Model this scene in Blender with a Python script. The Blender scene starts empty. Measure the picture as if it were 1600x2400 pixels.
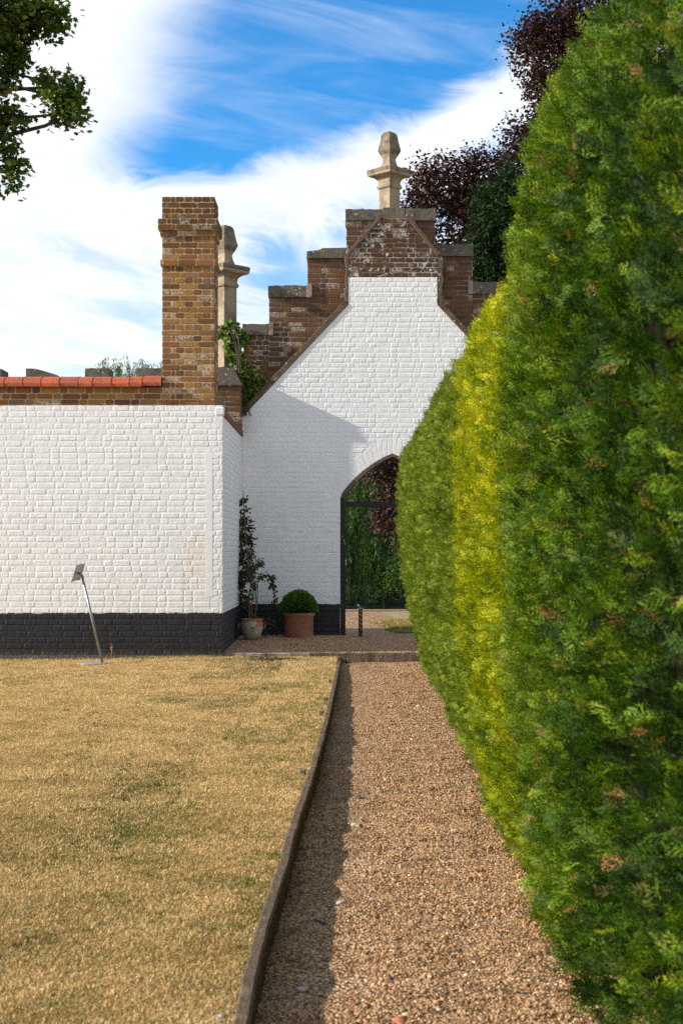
import bpy, bmesh, math, random
import numpy as np
from mathutils import Vector, Matrix, noise as mnoise
C = bpy.context.scene.collection
sc = bpy.context.scene
R = math.radians
rng = np.random.default_rng(7)
random.seed(7)

# ------------------------------------------------------------------ camera
F = 3333.0; CX = 811.0; CY = 1298.0; EYE = 1.36       # photograph pixels: focal length, vanishing point, eye height
cam = bpy.data.cameras.new('camera'); camo = bpy.data.objects.new('camera', cam); C.objects.link(camo)
cam.sensor_fit = 'VERTICAL'; cam.sensor_height = 36; cam.sensor_width = 24
cam.lens = 50; cam.shift_y = 98/2400; cam.shift_x = -11/2400
cam.clip_start = .05; cam.clip_end = 3000
cam.dof.use_dof = True; cam.dof.focus_distance = 17.5; cam.dof.aperture_fstop = 6.3
camo.location = (0, 0, EYE); camo.rotation_euler = (R(90), 0, 0)
sc.camera = camo
sc.cycles.use_denoising = False
# ------------------------------------------------------------------ light
SUN = Vector((-1, -.155, .45)).normalized()
sel = math.asin(SUN.z); saz = math.atan2(SUN.x, SUN.y)
ld = bpy.data.lights.new('sun', 'SUN'); ld.energy = 5.0; ld.angle = R(.8); ld.color = (1, .91, .79)
lo = bpy.data.objects.new('sun', ld); C.objects.link(lo); lo.rotation_euler = SUN.to_track_quat('Z', 'Y').to_euler()
sc.view_settings.view_transform = 'Standard'; sc.view_settings.look = 'None'
sc.view_settings.exposure = 0.75; sc.view_settings.gamma = 1.0; sc.view_settings.use_curve_mapping = False
SKYS = .12
world = bpy.data.worlds.new('World'); sc.world = world; world.use_nodes = True
wt = world.node_tree; wn = wt.nodes; wl = wt.links

class NT:
    """small helper to write node maths"""
    def __init__(s, t): s.t = t; s.n = t.nodes; s.l = t.links
    def put(s, sock, v):
        if hasattr(v, 'links') or isinstance(v, bpy.types.NodeSocket): s.l.new(v, sock)
        elif isinstance(v, (tuple, list)) and len(v) == 3 and sock.type == 'RGBA': sock.default_value = (*v, 1)
        else: sock.default_value = v
    def m(s, op, a, b=0, c=0, clamp=False):
        n = s.n.new('ShaderNodeMath'); n.operation = op; n.use_clamp = clamp
        s.put(n.inputs[0], a); s.put(n.inputs[1], b); s.put(n.inputs[2], c); return n.outputs[0]
    def ss(s, v, lo, hi):
        n = s.n.new('ShaderNodeMapRange'); n.interpolation_type = 'SMOOTHSTEP'
        s.put(n.inputs[0], v); n.inputs[1].default_value = lo; n.inputs[2].default_value = hi; return n.outputs[0]
    def mr(s, v, lo, hi, a, b):
        n = s.n.new('ShaderNodeMapRange'); s.put(n.inputs[0], v)
        for i, q in enumerate((lo, hi, a, b)): n.inputs[i+1].default_value = q
        return n.outputs[0]
    def mix(s, f, a, b, mode='MIX'):
        n = s.n.new('ShaderNodeMix'); n.data_type = 'RGBA'; n.blend_type = mode; n.clamp_factor = True
        s.put(n.inputs[0], f); s.put(n.inputs[6], a); s.put(n.inputs[7], b); return n.outputs[2]
    def xyz(s, x, y, z):
        n = s.n.new('ShaderNodeCombineXYZ'); s.put(n.inputs[0], x); s.put(n.inputs[1], y); s.put(n.inputs[2], z); return n.outputs[0]
    def sep(s, v):
        n = s.n.new('ShaderNodeSeparateXYZ'); s.l.new(v, n.inputs[0]); return n.outputs
    def noise(s, vec, scale, detail=4, rough=.55, dist=0.0, out=0):
        n = s.n.new('ShaderNodeTexNoise')
        if vec is not None: s.l.new(vec, n.inputs['Vector'])
        n.inputs['Scale'].default_value = scale; n.inputs['Detail'].default_value = detail
        n.inputs['Roughness'].default_value = rough; n.inputs['Distortion'].default_value = dist
        return n.outputs[out]
    def vor(s, vec, scale, out='Distance', feature='F1', rnd=1.0):
        n = s.n.new('ShaderNodeTexVoronoi'); n.feature = feature
        if vec is not None: s.l.new(vec, n.inputs['Vector'])
        n.inputs['Scale'].default_value = scale; n.inputs['Randomness'].default_value = rnd
        return n.outputs[out]
    def ramp(s, v, stops, interp='LINEAR'):
        n = s.n.new('ShaderNodeValToRGB'); cr = n.color_ramp; cr.interpolation = interp
        while len(cr.elements) < len(stops): cr.elements.new(.5)
        for e, (p, c) in zip(cr.elements, stops): e.position = p; e.color = (*c, 1)
        s.l.new(v, n.inputs[0]); return n.outputs[0]
    def pos(s): return s.n.new('ShaderNodeNewGeometry').outputs['Position']
    def obj(s): return s.n.new('ShaderNodeTexCoord').outputs['Object']
    def attr(s, name, kind='GEOMETRY'):
        n = s.n.new('ShaderNodeAttribute'); n.attribute_name = name; n.attribute_type = kind; return n.outputs['Fac']
    def orand(s): return s.n.new('ShaderNodeObjectInfo').outputs['Random']
    def scale(s, vec, sx, sy, sz):
        n = s.n.new('ShaderNodeMapping'); s.l.new(vec, n.inputs[0]); n.inputs['Scale'].default_value = (sx, sy, sz); return n.outputs[0]

N = NT(wt)
sky = wn.new('ShaderNodeTexSky'); sky.sky_type = 'NISHITA'; sky.sun_disc = False
sky.sun_elevation = sel; sky.sun_rotation = saz % (2*math.pi)
sky.air_density = 1.0; sky.dust_density = .3; sky.ozone_density = 3.0; sky.altitude = 200
gen = wn.new('ShaderNodeTexCoord').outputs['Generated']
dx, dy, dz = N.sep(gen)
az = N.m('ARCTAN2', dx, dy); el = N.m('ARCSINE', dz)
# cirrus: two sheets described by azimuth and elevation, broken up with streaky noise
cv = N.xyz(N.m('MULTIPLY', az, 1.0), N.m('MULTIPLY', el, 2.6), N.m('MULTIPLY', N.m('ADD', az, el), .5))
w1 = N.noise(cv, 3.0, 6, .6, .8); w2 = N.noise(cv, 9.0, 8, .62, 1.5); w3 = N.noise(N.xyz(N.m('ADD', N.m('MULTIPLY', az, .9), N.m('MULTIPLY', el, .5)), N.m('ADD', N.m('MULTIPLY', el, 5.5), N.m('MULTIPLY', az, .75)), 0.0), 4.2, 8, .58, 1.3)
jit = N.m('ADD', N.m('MULTIPLY', N.m('SUBTRACT', w1, .5), .05), N.m('MULTIPLY', N.m('SUBTRACT', w2, .5), .08))
# boundary of the left sheet:  az > -0.045 - 0.4*(0.39-el)
left = N.m('ADD', N.m('SUBTRACT', az, N.m('SUBTRACT', N.m('MULTIPLY', el, .36), .242)), jit)
left = N.ss(left, -.055, .035)
# boundary of the low sheet: a bank climbing to the right
azp = N.m('MINIMUM', N.m('MAXIMUM', N.m('ADD', az, .125), 0.0), .40)
lowline = N.m('ADD', .250, N.m('MULTIPLY', N.m('POWER', azp, 1.9), 1.0))
jl = N.m('ADD', N.m('MULTIPLY', N.m('SUBTRACT', w2, .5), .05), N.m('MULTIPLY', N.m('SUBTRACT', w1, .5), .03))
up = N.m('SUBTRACT', N.m('ADD', el, jl), lowline)
upm = N.ss(up, -.004, .022)
blue = N.m('MULTIPLY', left, upm)
streak = N.ss(w3, .42, .74)
blue = N.m('MULTIPLY', blue, N.m('SUBTRACT', 1.0, N.m('MULTIPLY', streak, .26)))
# paler blue gaps underneath the bank and low down
under = N.m('MULTIPLY', N.ss(up, -.02, -.05), N.ss(w3, .36, .60))
under = N.m('MULTIPLY', under, N.m('SUBTRACT', 1.0, N.ss(w1, .46, .62)))
under = N.m('MULTIPLY', N.m('MULTIPLY', under, N.mr(az, -.22, -.07, .12, .75)), 1.0)
blue = N.m('MAXIMUM', blue, under)
# outside the view: unseen cloud set behind to fill the walls, zenith kept bluer
aaz = N.m('ABSOLUTE', az)
away = N.m('MAXIMUM', N.ss(el, .42, .75), N.ss(aaz, .9, 1.5))
thin = N.m('MULTIPLY', N.ss(w1, .66, .40), N.mr(el, .3, .8, .35, .85))
blue = N.m('ADD', N.m('MULTIPLY', blue, N.m('SUBTRACT', 1.0, away)), N.m('MULTIPLY', thin, away))
skyc = N.mix(1.0, sky.outputs[0], (.22, .80, 1.16), 'MULTIPLY')
cl = N.mix(N.ss(w2, .35, .7), (4.7, 5.0, 5.35), (6.2, 6.2, 6.2))
colr = N.mix(N.m('SUBTRACT', 1.0, blue, 0, True), skyc, cl)
wl.new(colr, wn['Background'].inputs[0]); wn['Background'].inputs[1].default_value = SKYS

# ------------------------------------------------------------------ helpers
def PX(px, py, Y): return ((px-CX)*Y/F, EYE-(py-CY)*Y/F)
def tag(o, label=None, cat=None, group=None, kind=None):
    if label: o['label'] = label
    if cat: o['category'] = cat
    if group: o['group'] = group
    if kind: o['kind'] = kind
    return o
def empty(name, loc=(0, 0, 0), rz=0):
    o = bpy.data.objects.new(name, None); C.objects.link(o); o.location = loc; o.rotation_euler = (0, 0, rz); o.empty_display_size = .1
    return o
def thing(name, label, cat, loc=(0, 0, 0), rz=0, group=None):
    return tag(empty(name, loc, rz), label, cat, group)
def link(name, me, parent=None, loc=None):
    o = bpy.data.objects.new(name, me); C.objects.link(o); o.parent = parent
    if loc is not None: o.location = loc
    return o
def mesh(name, V, Fc, mats, smooth=False, midx=None, tint=None):
    me = bpy.data.meshes.new(name); me.from_pydata([tuple(v) for v in V], [], [tuple(f) for f in Fc])
    for m in (mats if isinstance(mats, (list, tuple)) else [mats]): me.materials.append(m)
    if midx is not None: me.polygons.foreach_set('material_index', np.array(midx, dtype=np.int32))
    if smooth: me.polygons.foreach_set('use_smooth', np.ones(len(me.polygons), dtype=bool))
    if tint is not None:
        a = me.attributes.new('tint', 'FLOAT', 'FACE'); a.data.foreach_set('value', np.array(tint, dtype=np.float32))
    me.update(); return me
def npmesh(name, V, nper, mats, tint=None, smooth=False):
    """fast mesh: V (nf*nper,3) unshared faces"""
    me = bpy.data.meshes.new(name); n = len(V); nf = n//nper
    me.vertices.add(n); me.vertices.foreach_set('co', np.ascontiguousarray(V, dtype=np.float32).ravel())
    me.loops.add(n); me.loops.foreach_set('vertex_index', np.arange(n, dtype=np.int32))
    me.polygons.add(nf); me.polygons.foreach_set('loop_start', np.arange(0, n, nper, dtype=np.int32))
    try: me.polygons.foreach_set('loop_total', np.full(nf, nper, dtype=np.int32))
    except Exception: pass
    for m in (mats if isinstance(mats, (list, tuple)) else [mats]): me.materials.append(m)
    if tint is not None:
        a = me.attributes.new('tint', 'FLOAT', 'FACE'); a.data.foreach_set('value', np.asarray(tint, dtype=np.float32))
    if smooth: me.polygons.foreach_set('use_smooth', np.ones(nf, dtype=bool))
    me.update(calc_edges=True); return me
class MB:
    def __init__(s): s.V = []; s.F = []
    def add(s, V, Fc):
        k = len(s.V); s.V += [tuple(v) for v in V]; s.F += [tuple(i+k for i in f) for f in Fc]
    def box(s, x0, x1, y0, y1, z0, z1):
        s.add([(x0,y0,z0),(x1,y0,z0),(x1,y1,z0),(x0,y1,z0),(x0,y0,z1),(x1,y0,z1),(x1,y1,z1),(x0,y1,z1)],
              [(3,2,1,0),(4,5,6,7),(0,1,5,4),(1,2,6,5),(2,3,7,6),(3,0,4,7)])
    def tube(s, pts, rad, n=8, cap=True):
        pts = [Vector(p) for p in pts]; rad = rad if isinstance(rad, (list, tuple)) else [rad]*len(pts)
        V = []; Fc = []; ref = None
        for i, p in enumerate(pts):
            t = (pts[min(i+1, len(pts)-1)]-pts[max(i-1, 0)]).normalized()
            if ref is None: ref = t.orthogonal().normalized()
            ref = (ref-t*ref.dot(t)).normalized(); b = t.cross(ref)
            for k in range(n):
                a = 2*math.pi*k/n; V.append(p+(ref*math.cos(a)+b*math.sin(a))*rad[i])
        for i in range(len(pts)-1):
            for k in range(n): Fc.append((i*n+k, i*n+(k+1) % n, (i+1)*n+(k+1) % n, (i+1)*n+k))
        if cap: Fc.append(tuple(range(n))[::-1]); Fc.append(tuple((len(pts)-1)*n+k for k in range(n)))
        s.add(V, Fc)
    def lathe(s, prof, n=24, cx=0, cy=0, cap=True, rot=0):
        V = []; Fc = []
        for r, z in prof:
            for k in range(n):
                a = 2*math.pi*k/n+rot; V.append((cx+r*math.cos(a), cy+r*math.sin(a), z))
        for i in range(len(prof)-1):
            for k in range(n): Fc.append((i*n+k, i*n+(k+1) % n, (i+1)*n+(k+1) % n, (i+1)*n+k))
        if cap: Fc.append(tuple(range(n))[::-1]); Fc.append(tuple((len(prof)-1)*n+k for k in range(n)))
        s.add(V, Fc)
    def prism(s, poly, y0, y1):
        """poly in x,z (ccw seen from -y) extruded along y"""
        n = len(poly); V = [(x, y0, z) for x, z in poly]+[(x, y1, z) for x, z in poly]
        Fc = [tuple(range(n)), tuple(range(2*n-1, n-1, -1))]+[(i, n+i, n+(i+1) % n, (i+1) % n) for i in range(n)]
        s.add(V, Fc)
    def build(s, name, mat, parent=None, smooth=False, bevel=0, tri=False):
        me = mesh(name, s.V, s.F, mat, smooth)
        bm = bmesh.new(); bm.from_mesh(me)
        if bevel: bmesh.ops.bevel(bm, geom=bm.edges[:], offset=bevel, segments=1, affect='EDGES')
        bmesh.ops.recalc_face_normals(bm, faces=bm.faces[:])
        if tri: bmesh.ops.triangulate(bm, faces=[f for f in bm.faces if len(f.verts) > 4])
        bm.to_mesh(me); bm.free()
        if smooth:
            for p in me.polygons: p.use_smooth = True
        return link(name, me, parent)

# ------------------------------------------------------------------ materials
def mat(name, rough=.9, spec=.2):
    m = bpy.data.materials.new(name); m.use_nodes = True; b = m.node_tree.nodes['Principled BSDF']
    b.inputs['Roughness'].default_value = rough; b.inputs['Specular IOR Level'].default_value = spec
    return m, NT(m.node_tree), b
def bump(n, b, h, strength=.5, dist=.01):
    k = n.n.new('ShaderNodeBump'); k.inputs['Strength'].default_value = strength; k.inputs['Distance'].default_value = dist
    n.l.new(h, k.inputs['Height']); n.l.new(k.outputs[0], b.inputs['Normal'])
def setc(n, b, c): n.put(b.inputs['Base Color'], c)

def tintv(n): return n.m('FRACT', n.m('ADD', n.m('ADD', n.orand(), n.attr('tint')), 0.0))
def painted_mat():
    m, n, b = mat('painted_masonry', .55, .35)
    p = n.pos(); X, Y, Z = n.sep(p)
    t = tintv(n)
    n1 = n.noise(p, 2.2, 5, .6); n2 = n.noise(p, 28, 4, .6); n3 = n.noise(p, 140, 3, .6)
    white = n.mix(n.ss(n1, .45, .75), (.80, .79, .765), (.74, .735, .71))
    white = n.mix(n.m('MULTIPLY', t, .35), white, (.70, .695, .68))
    # chips and grime in the joints
    chip = n.m('MULTIPLY', n.ss(n.noise(n.scale(p, 1, 1, 2.2), 17, 3, .7), .70, .78), n.ss(n1, .42, .66))
    white = n.mix(n.m('MULTIPLY', chip, .8), white, (.36, .30, .24))
    # damp cream patch near the corner of the wall
    dxp = n.m('MULTIPLY', n.m('ADD', X, 1.88), 3.0); dzp = n.m('MULTIPLY', n.m('SUBTRACT', Z, 1.33), 2.0)
    dd = n.m('ADD', n.m('MULTIPLY', dxp, dxp), n.m('MULTIPLY', dzp, dzp))
    dd = n.m('ADD', dd, n.m('MULTIPLY', n.m('SUBTRACT', n2, .5), 1.1))
    patch = n.m('MULTIPLY', n.m('SUBTRACT', 1.0, n.ss(dd, .20, .42)), n.m('LESS_THAN', Y, 19.0))
    white = n.mix(n.m('MULTIPLY', patch, .5), white, (.78, .66, .50))
    # rising dirt just above the black band
    black = n.mix(n.ss(n2, .4, .75), (.010, .010, .011), (.022, .021, .022))
    spk = n.ss(n3, .66, .74)
    black = n.mix(n.m('MULTIPLY', spk, .45), black, (.30, .27, .24))
    lowd = n.m('SUBTRACT', 1.0, n.ss(n.m('ADD', Z, n.m('MULTIPLY', n.m('SUBTRACT', n2, .5), .22)), .02, .13))
    black = n.mix(n.m('MULTIPLY', lowd, .55), black, (.22, .17, .12))
    zz = n.m('ADD', Z, n.m('ADD', n.m('MULTIPLY', n.m('SUBTRACT', n2, .5), .022), n.m('MULTIPLY', n.m('SUBTRACT', n.noise(p, 7, 2, .5), .5), .03)))
    drip = n.m('MULTIPLY', n.ss(n.noise(n.scale(p, 9, 9, .5), 3, 3, .6), .60, .72), n.m('SUBTRACT', 1.0, n.ss(Z, 1.0, 1.9)))
    white = n.mix(n.m('MULTIPLY', drip, .50), white, (.52, .50, .42))
    setc(n, b, n.mix(n.m('GREATER_THAN', zz, .607), black, white))
    h = n.m('ADD', n.m('MULTIPLY', n.noise(p, 9, 4, .6), 1.0), n.m('ADD', n.m('MULTIPLY', n2, .45), n.m('MULTIPLY', n3, .13)))
    bump(n, b, h, .6, .009); return m
STOCK = [(.0, (.38, .21, .065)), (.12, (.19, .095, .05)), (.30, (.33, .16, .055)), (.40, (.13, .08, .05)), (.50, (.40, .25, .10)),
         (.62, (.27, .135, .07)), (.74, (.10, .075, .055)), (.79, (.33, .20, .10)), (.90, (.20, .155, .125)), (.94, (.30, .125, .065)), (.97, (.46, .27, .06))]
OLD = [(.0, (.15, .085, .050)), (.16, (.11, .060, .040)), (.32, (.19, .105, .052)), (.48, (.085, .055, .045)), (.62, (.16, .075, .045)),
       (.76, (.20, .125, .07)), (.88, (.10, .08, .07))]
def brick_mat(name, stops, lichen=.0, pale=.12, dk=1.0):
    m, n, b = mat(name, .95, .12); p = n.pos(); t = tintv(n)
    c = n.mix(1.0, n.mix(.28, n.ramp(t, stops, 'CONSTANT'), (.22, .115, .055)), (dk, dk*.97, dk*.92), 'MULTIPLY')
    n1 = n.noise(p, 35, 5, .65); n2 = n.noise(p, 170, 3, .6)
    c = n.mix(n.mr(n1, .3, .7, .0, .65), c, n.mix(1.0, c, (.45, .42, .42), 'MULTIPLY'))
    c = n.mix(n.m('MULTIPLY', n.ss(n2, .5, .8), .4), c, (.42, .31, .19))
    eff = n.m('MULTIPLY', n.m('LESS_THAN', n.m('FRACT', n.m('MULTIPLY', t, 17.3)), pale), n.ss(n1, .4, .6))
    c = n.mix(n.m('MULTIPLY', eff, .7), c, (.50, .45, .38))
    if lichen:
        l = n.ss(n.noise(p, 16, 4, .65), .55, .60); l2 = n.ss(n.noise(p, 5, 2, .5), .38, .55)
        c = n.mix(n.m('MULTIPLY', n.m('MULTIPLY', l, l2), lichen), c, (.50, .49, .44))
        d = n.ss(n.noise(p, 7, 3, .6), .5, .7); c = n.mix(n.m('MULTIPLY', d, .7*lichen), c, (.05, .045, .035))
    setc(n, b, c); bump(n, b, n.m('ADD', n1, n.m('MULTIPLY', n2, .4)), .8, .008); return m
def mortar_mat(name, c1, c2, w=0.0):
    m, n, b = mat(name, .97, .1); p = n.pos(); n1 = n.noise(p, 40, 5, .65)
    c = n.mix(n.ss(n1, .35, .65), c1, c2)
    if w: c = n.mix(n.m('MULTIPLY', n.ss(n.noise(p, 2.2, 3, .5), .46, .58), w), c, (.55, .53, .48))
    setc(n, b, c); bump(n, b, n1, .7, .006); return m
def stone_mat(name, c1, c2, dark=(.06, .052, .042), lich=.5, mottle=.5, sc_=1.0):
    m, n, b = mat(name, .95, .12); p = n.pos()
    n1 = n.noise(p, 6*sc_, 5, .6); n2 = n.noise(p, 45*sc_, 5, .65); n3 = n.vor(p, 14*sc_)
    c = n.mix(n.ss(n2, .35, .65), c1, c2)
    c = n.mix(n.m('MULTIPLY', n.ss(n1, .45, .62), mottle), c, dark)
    sp = n.m('MULTIPLY', n.m('LESS_THAN', n.m('ADD', n3, n.m('MULTIPLY', n.m('SUBTRACT', n2, .5), .5)), .20), n.ss(n.noise(p, 3*sc_, 2), .45, .6))
    c = n.mix(n.m('MULTIPLY', sp, lich), c, (.56, .55, .50))
    setc(n, b, c); bump(n, b, n.m('ADD', n2, n.m('MULTIPLY', n1, .8)), .8, .012); return m
def plain(name, c1, c2=None, rough=.8, spec=.3, scale=20, bmp=.3, metal=0, bd=.004):
    m, n, b = mat(name, rough, spec); p = n.pos(); n1 = n.noise(p, scale, 5, .6)
    setc(n, b, n.mix(n.ss(n1, .35, .65), c1, c2 or tuple(x*.75 for x in c1))); b.inputs['Metallic'].default_value = metal
    if bmp: bump(n, b, n1, bmp, bd)
    return m
def leaf_mat(name, stops, inst=False, trans=.25, rough=.55, spec=.3, interp='LINEAR'):
    m, n, b = mat(name, rough, spec)
    t = n.attr('tint', 'INSTANCER' if inst else 'GEOMETRY')
    c = n.ramp(t, stops, interp)
    if inst:
        pn = n.noise(n.pos(), 110, 3, .6)
        c = n.mix(n.ss(pn, .42, .62), n.mix(1.0, c, (.42, .50, .45), 'MULTIPLY'), n.mix(1.0, c, (1.25, 1.18, 1.0), 'MULTIPLY'))
    else: c = n.mix(n.mr(n.noise(n.pos(), 60, 2, .5), .3, .7, 0, .35), c, n.mix(1.0, c, (.6, .6, .5), 'MULTIPLY'))
    setc(n, b, c)
    out = n.n['Material Output']; tr = n.n.new('ShaderNodeBsdfTranslucent')
    n.l.new(n.mix(1.0, c, (1.5, 1.6, .7), 'MULTIPLY'), tr.inputs[0])
    mx = n.n.new('ShaderNodeMixShader'); mx.inputs[0].default_value = trans
    n.l.new(b.outputs[0], mx.inputs[1]); n.l.new(tr.outputs[0], mx.inputs[2]); n.l.new(mx.outputs[0], out.inputs[0]); return m

M_paint = painted_mat()
M_stock = brick_mat('stock_brick', STOCK, 0, .15)
M_old = brick_mat('old_brick', OLD, 0, .10, .88)
M_lichb = brick_mat('lichened_brick', OLD, 1.0, .1, .60)
M_mort = mortar_mat('sandy_mortar', (.54, .38, .205), (.42, .285, .145))
M_mort2 = mortar_mat('old_mortar', (.22, .15, .09), (.14, .095, .06), .55)
M_cope = stone_mat('weathered_stone', (.17, .145, .115), (.105, .088, .07), lich=.55, mottle=.55)
M_fin = stone_mat('limestone', (.38, .31, .215), (.28, .225, .155), (.13, .105, .075), lich=.2, mottle=.6, sc_=.8)
M_finw = stone_mat('limestone_weathered', (.25, .21, .145), (.15, .12, .08), (.06, .05, .04), lich=.75, mottle=.65, sc_=1.6)
M_rake = stone_mat('brown_render', (.165, .118, .08), (.10, .072, .052), (.06, .045, .035), lich=.55, mottle=.6)
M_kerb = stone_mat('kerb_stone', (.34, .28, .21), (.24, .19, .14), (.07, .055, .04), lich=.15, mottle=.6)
M_kerb_shaded = stone_mat('shaded_kerb_stone', (.20, .15, .10), (.12, .09, .065), (.04, .03, .022), lich=.1, mottle=.6)  # darkened copy of the kerb stone, shade of the front put into its colour
M_orange = stone_mat('orange_lichen', (.42, .16, .06), (.22, .12, .07), lich=.3, mottle=.3)
M_soil = plain('soil', (.05, .035, .025), rough=1)

def tile_mat():
    m, n, b = mat('terracotta_tile', .8, .25); p = n.pos(); t = tintv(n)
    c = n.mix(t, (.50, .105, .035), (.34, .085, .04)); n1 = n.noise(p, 22, 5, .65)
    c = n.mix(n.m('MULTIPLY', n.ss(n1, .42, .68), .7), c, (.16, .07, .05))
    c = n.mix(n.m('MULTIPLY', n.ss(n.noise(p, 70, 3), .68, .74), .6), c, (.55, .45, .38))
    setc(n, b, c); bump(n, b, n1, .4, .005); return m
M_tile = tile_mat()

# ------------------------------------------------------------------ bricks
def brick_shape(w, h, d=.012, dep=.05, jit=.003, seed=0, poly=None):
    """front at local y=-0 facing -y; rounded arris; returns V,F (outer ring, inner ring, back ring)"""
    r = random.Random(seed)
    if poly is None:
        c = min(.012, w*.2)
        poly = [(-w/2+c, -h/2), (w/2-c, -h/2), (w/2, -h/2+c), (w/2, h/2-c), (w/2-c, h/2), (-w/2+c, h/2), (-w/2, h/2-c), (-w/2, -h/2+c)]
        poly = [(x+r.uniform(-jit, jit), z+r.uniform(-jit, jit)) for x, z in poly]
    n = len(poly); cx = sum(p[0] for p in poly)/n; cz = sum(p[1] for p in poly)/n
    W = max(p[0] for p in poly)-min(p[0] for p in poly); H = max(p[1] for p in poly)-min(p[1] for p in poly)
    ix = max(.3, 1-2*d/max(W, .01)); iz = max(.3, 1-2*d/max(H, .01))
    V = [(cx+(x-cx)*ix, r.uniform(-.0007, .0007), cz+(z-cz)*iz) for x, z in poly]
    V += [(x, d*.32, z) for x, z in poly]
    V += [(x, dep, z) for x, z in poly]
    Fc = [tuple(range(n))]
    for k in range(n):
        j = (k+1) % n
        Fc.append((k, n+k, n+j, j)); Fc.append((n+k, 2*n+k, 2*n+j, n+j))
    return V, Fc
_variants = {}
def variant(kind, w, h, d, smooth):
    key = (kind, d, smooth)
    if key not in _variants:
        L = []
        for s in range(7):
            V, Fc = brick_shape(w, h, d, seed=s*31+int(w*1000), jit=.0022)
            me = mesh('brick', V, Fc, M_stock, smooth=smooth); L.append(me)
        _variants[key] = (L, w, h)
    return _variants[key]
def clip_poly(poly, a, b, c):
    out = []
    for i in range(len(poly)):
        p = poly[i]; q = poly[(i+1) % len(poly)]; fp = a*p[0]+b*p[1]-c; fq = a*q[0]+b*q[1]-c
        if fp <= 0: out.append(p)
        if (fp < 0 < fq) or (fq < 0 < fp):
            t = fp/(fp-fq); out.append((p[0]+(q[0]-p[0])*t, p[1]+(q[1]-p[1])*t))
    return out
def parea(p): return .5*sum(p[i][0]*p[(i+1) % len(p)][1]-p[(i+1) % len(p)][0]*p[i][1] for i in range(len(p)))
def field(x0, x1, z0, z1, matf, bond='flemish', pitch=.075, clips=None, seed=0, L=.215, Hd=.1025, jog=.0):
    """list of bricks (poly, material, full?) filling a rectangle of wall, clipped by half planes"""
    r = random.Random(seed); out = []; k = 0; z = z0
    nrow = max(1, round((z1-z0)/pitch)); ph = (z1-z0)/nrow
    for k in range(nrow):
        za = z0+k*ph+.005; zb = za+ph-.010; x = x0-(r.uniform(0, .2) if jog else 0)-(.165 if k % 2 else 0)*(bond != 'english')
        i = k % 2; first = True
        while x < x1-.01:
            if bond == 'flemish': w = (L if i % 2 == 0 else Hd)*r.uniform(.93, 1.07)
            elif bond == 'english':
                w = L if k % 2 == 0 else (Hd if not (first or i == 1000) else Hd)
                if k % 2 and first: w = Hd
                elif k % 2 and out and abs(x-(x0+Hd+.01)) < .02: w = .046
            else: w = r.choice([L, L, Hd])*r.uniform(.9, 1.08)
            xa = x+.005; xb = x+w+.005
            x += w+.01; i += 1; first = False
            if xb < x0+.02: continue
            xa = max(xa, x0+.001); xb = min(xb, x1-.001)
            if xb-xa < .022: continue
            o = r.uniform(-.0018, .0018)
            poly = [(xa, za+o), (xb, za+o+r.uniform(-.002, .002)), (xb, zb+o), (xa, zb+o)]; full = True
            xm = (xa+xb)/2; zm = (za+zb)/2; a0 = parea(poly)
            for (a, b_, c_) in (clips(xm, zm) if clips else ()):
                p2 = clip_poly(poly, a, b_, c_)
                if len(p2) != 4 or any(abs(u[0]-v[0])+abs(u[1]-v[1]) > 1e-6 for u, v in zip(p2, poly)): full = False
                poly = p2
                if len(poly) < 3: break
            if len(poly) < 3 or parea(poly) < .0006: continue
            out.append((poly, matf(xm, zm), full))
    return out
def lay(parent, bricks, nparts, view=None, d=.010, smooth=False, proud=.0, rotz=0, off=(0, 0, 0), seed=0):
    """bricks as part objects (largest in view first), the rest joined as one stuff part"""
    r = random.Random(seed)
    cand = []
    for i, (p, m, full) in enumerate(bricks):
        xm = sum(q[0] for q in p)/len(p); zm = sum(q[1] for q in p)/len(p)
        if full and nparts and (view is None or view(xm, zm)): cand.append((-round(parea(p), 3), r.random(), i))
    cand.sort(); chosen = set(c[2] for c in cand[:nparts])
    M = Matrix.Translation(off) @ Matrix.Rotation(rotz, 4, 'Z')
    V = []; Fc = []; mi = []; ti = []; mats = []
    for i, (p, m, full) in enumerate(bricks):
        yj = r.uniform(-.0012, .0012)-proud
        if i in chosen:
            xa = p[0][0]; xb = p[1][0]; za = p[0][1]; zb = p[2][1]; w = xb-xa; h = zb-za
            kind, w0 = ('s', .215) if w > .16 else (('h', .1025) if w > .07 else ('c', .046))
            Ls, W0, H0 = variant(kind, w0, .065, d, smooth)
            o = link('brick', r.choice(Ls), parent)
            o.location = M @ Vector(((xa+xb)/2, yj, (za+zb)/2)); o.rotation_euler = (0, 0, rotz); o.scale = (w/W0, 1, h/H0)
            if m is not M_stock: o.material_slots[0].link = 'OBJECT'; o.material_slots[0].material = m
        else:
            if full:
                xa = p[0][0]; xb = p[1][0]; za = p[0][1]; zb = p[2][1]
                Vb, Fb = brick_shape(xb-xa, zb-za, d, seed=r.randrange(9999)); cx, cz = (xa+xb)/2, (za+zb)/2
            else:
                Vb, Fb = brick_shape(0, 0, d, seed=r.randrange(9999), poly=p); cx = cz = 0
            k = len(V); V += [M @ Vector((v[0]+cx, v[1]+yj, v[2]+cz)) for v in Vb]; Fc += [tuple(q+k for q in f) for f in Fb]
            if m not in mats: mats.append(m)
            t = r.random(); mi += [mats.index(m)]*len(Fb); ti += [t]*len(Fb)
    if V:
        o = link('brickwork', mesh('brickwork', V, Fc, mats, smooth, mi, ti), parent); tag(o, kind='stuff')

Y0 = 18.1; k0 = F/Y0; Y1 = 21.4; k1 = F/Y1; Y2 = 21.6; k2 = F/Y2
XC = (522-CX)/k0                                       # outer corner of the low wall
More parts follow.
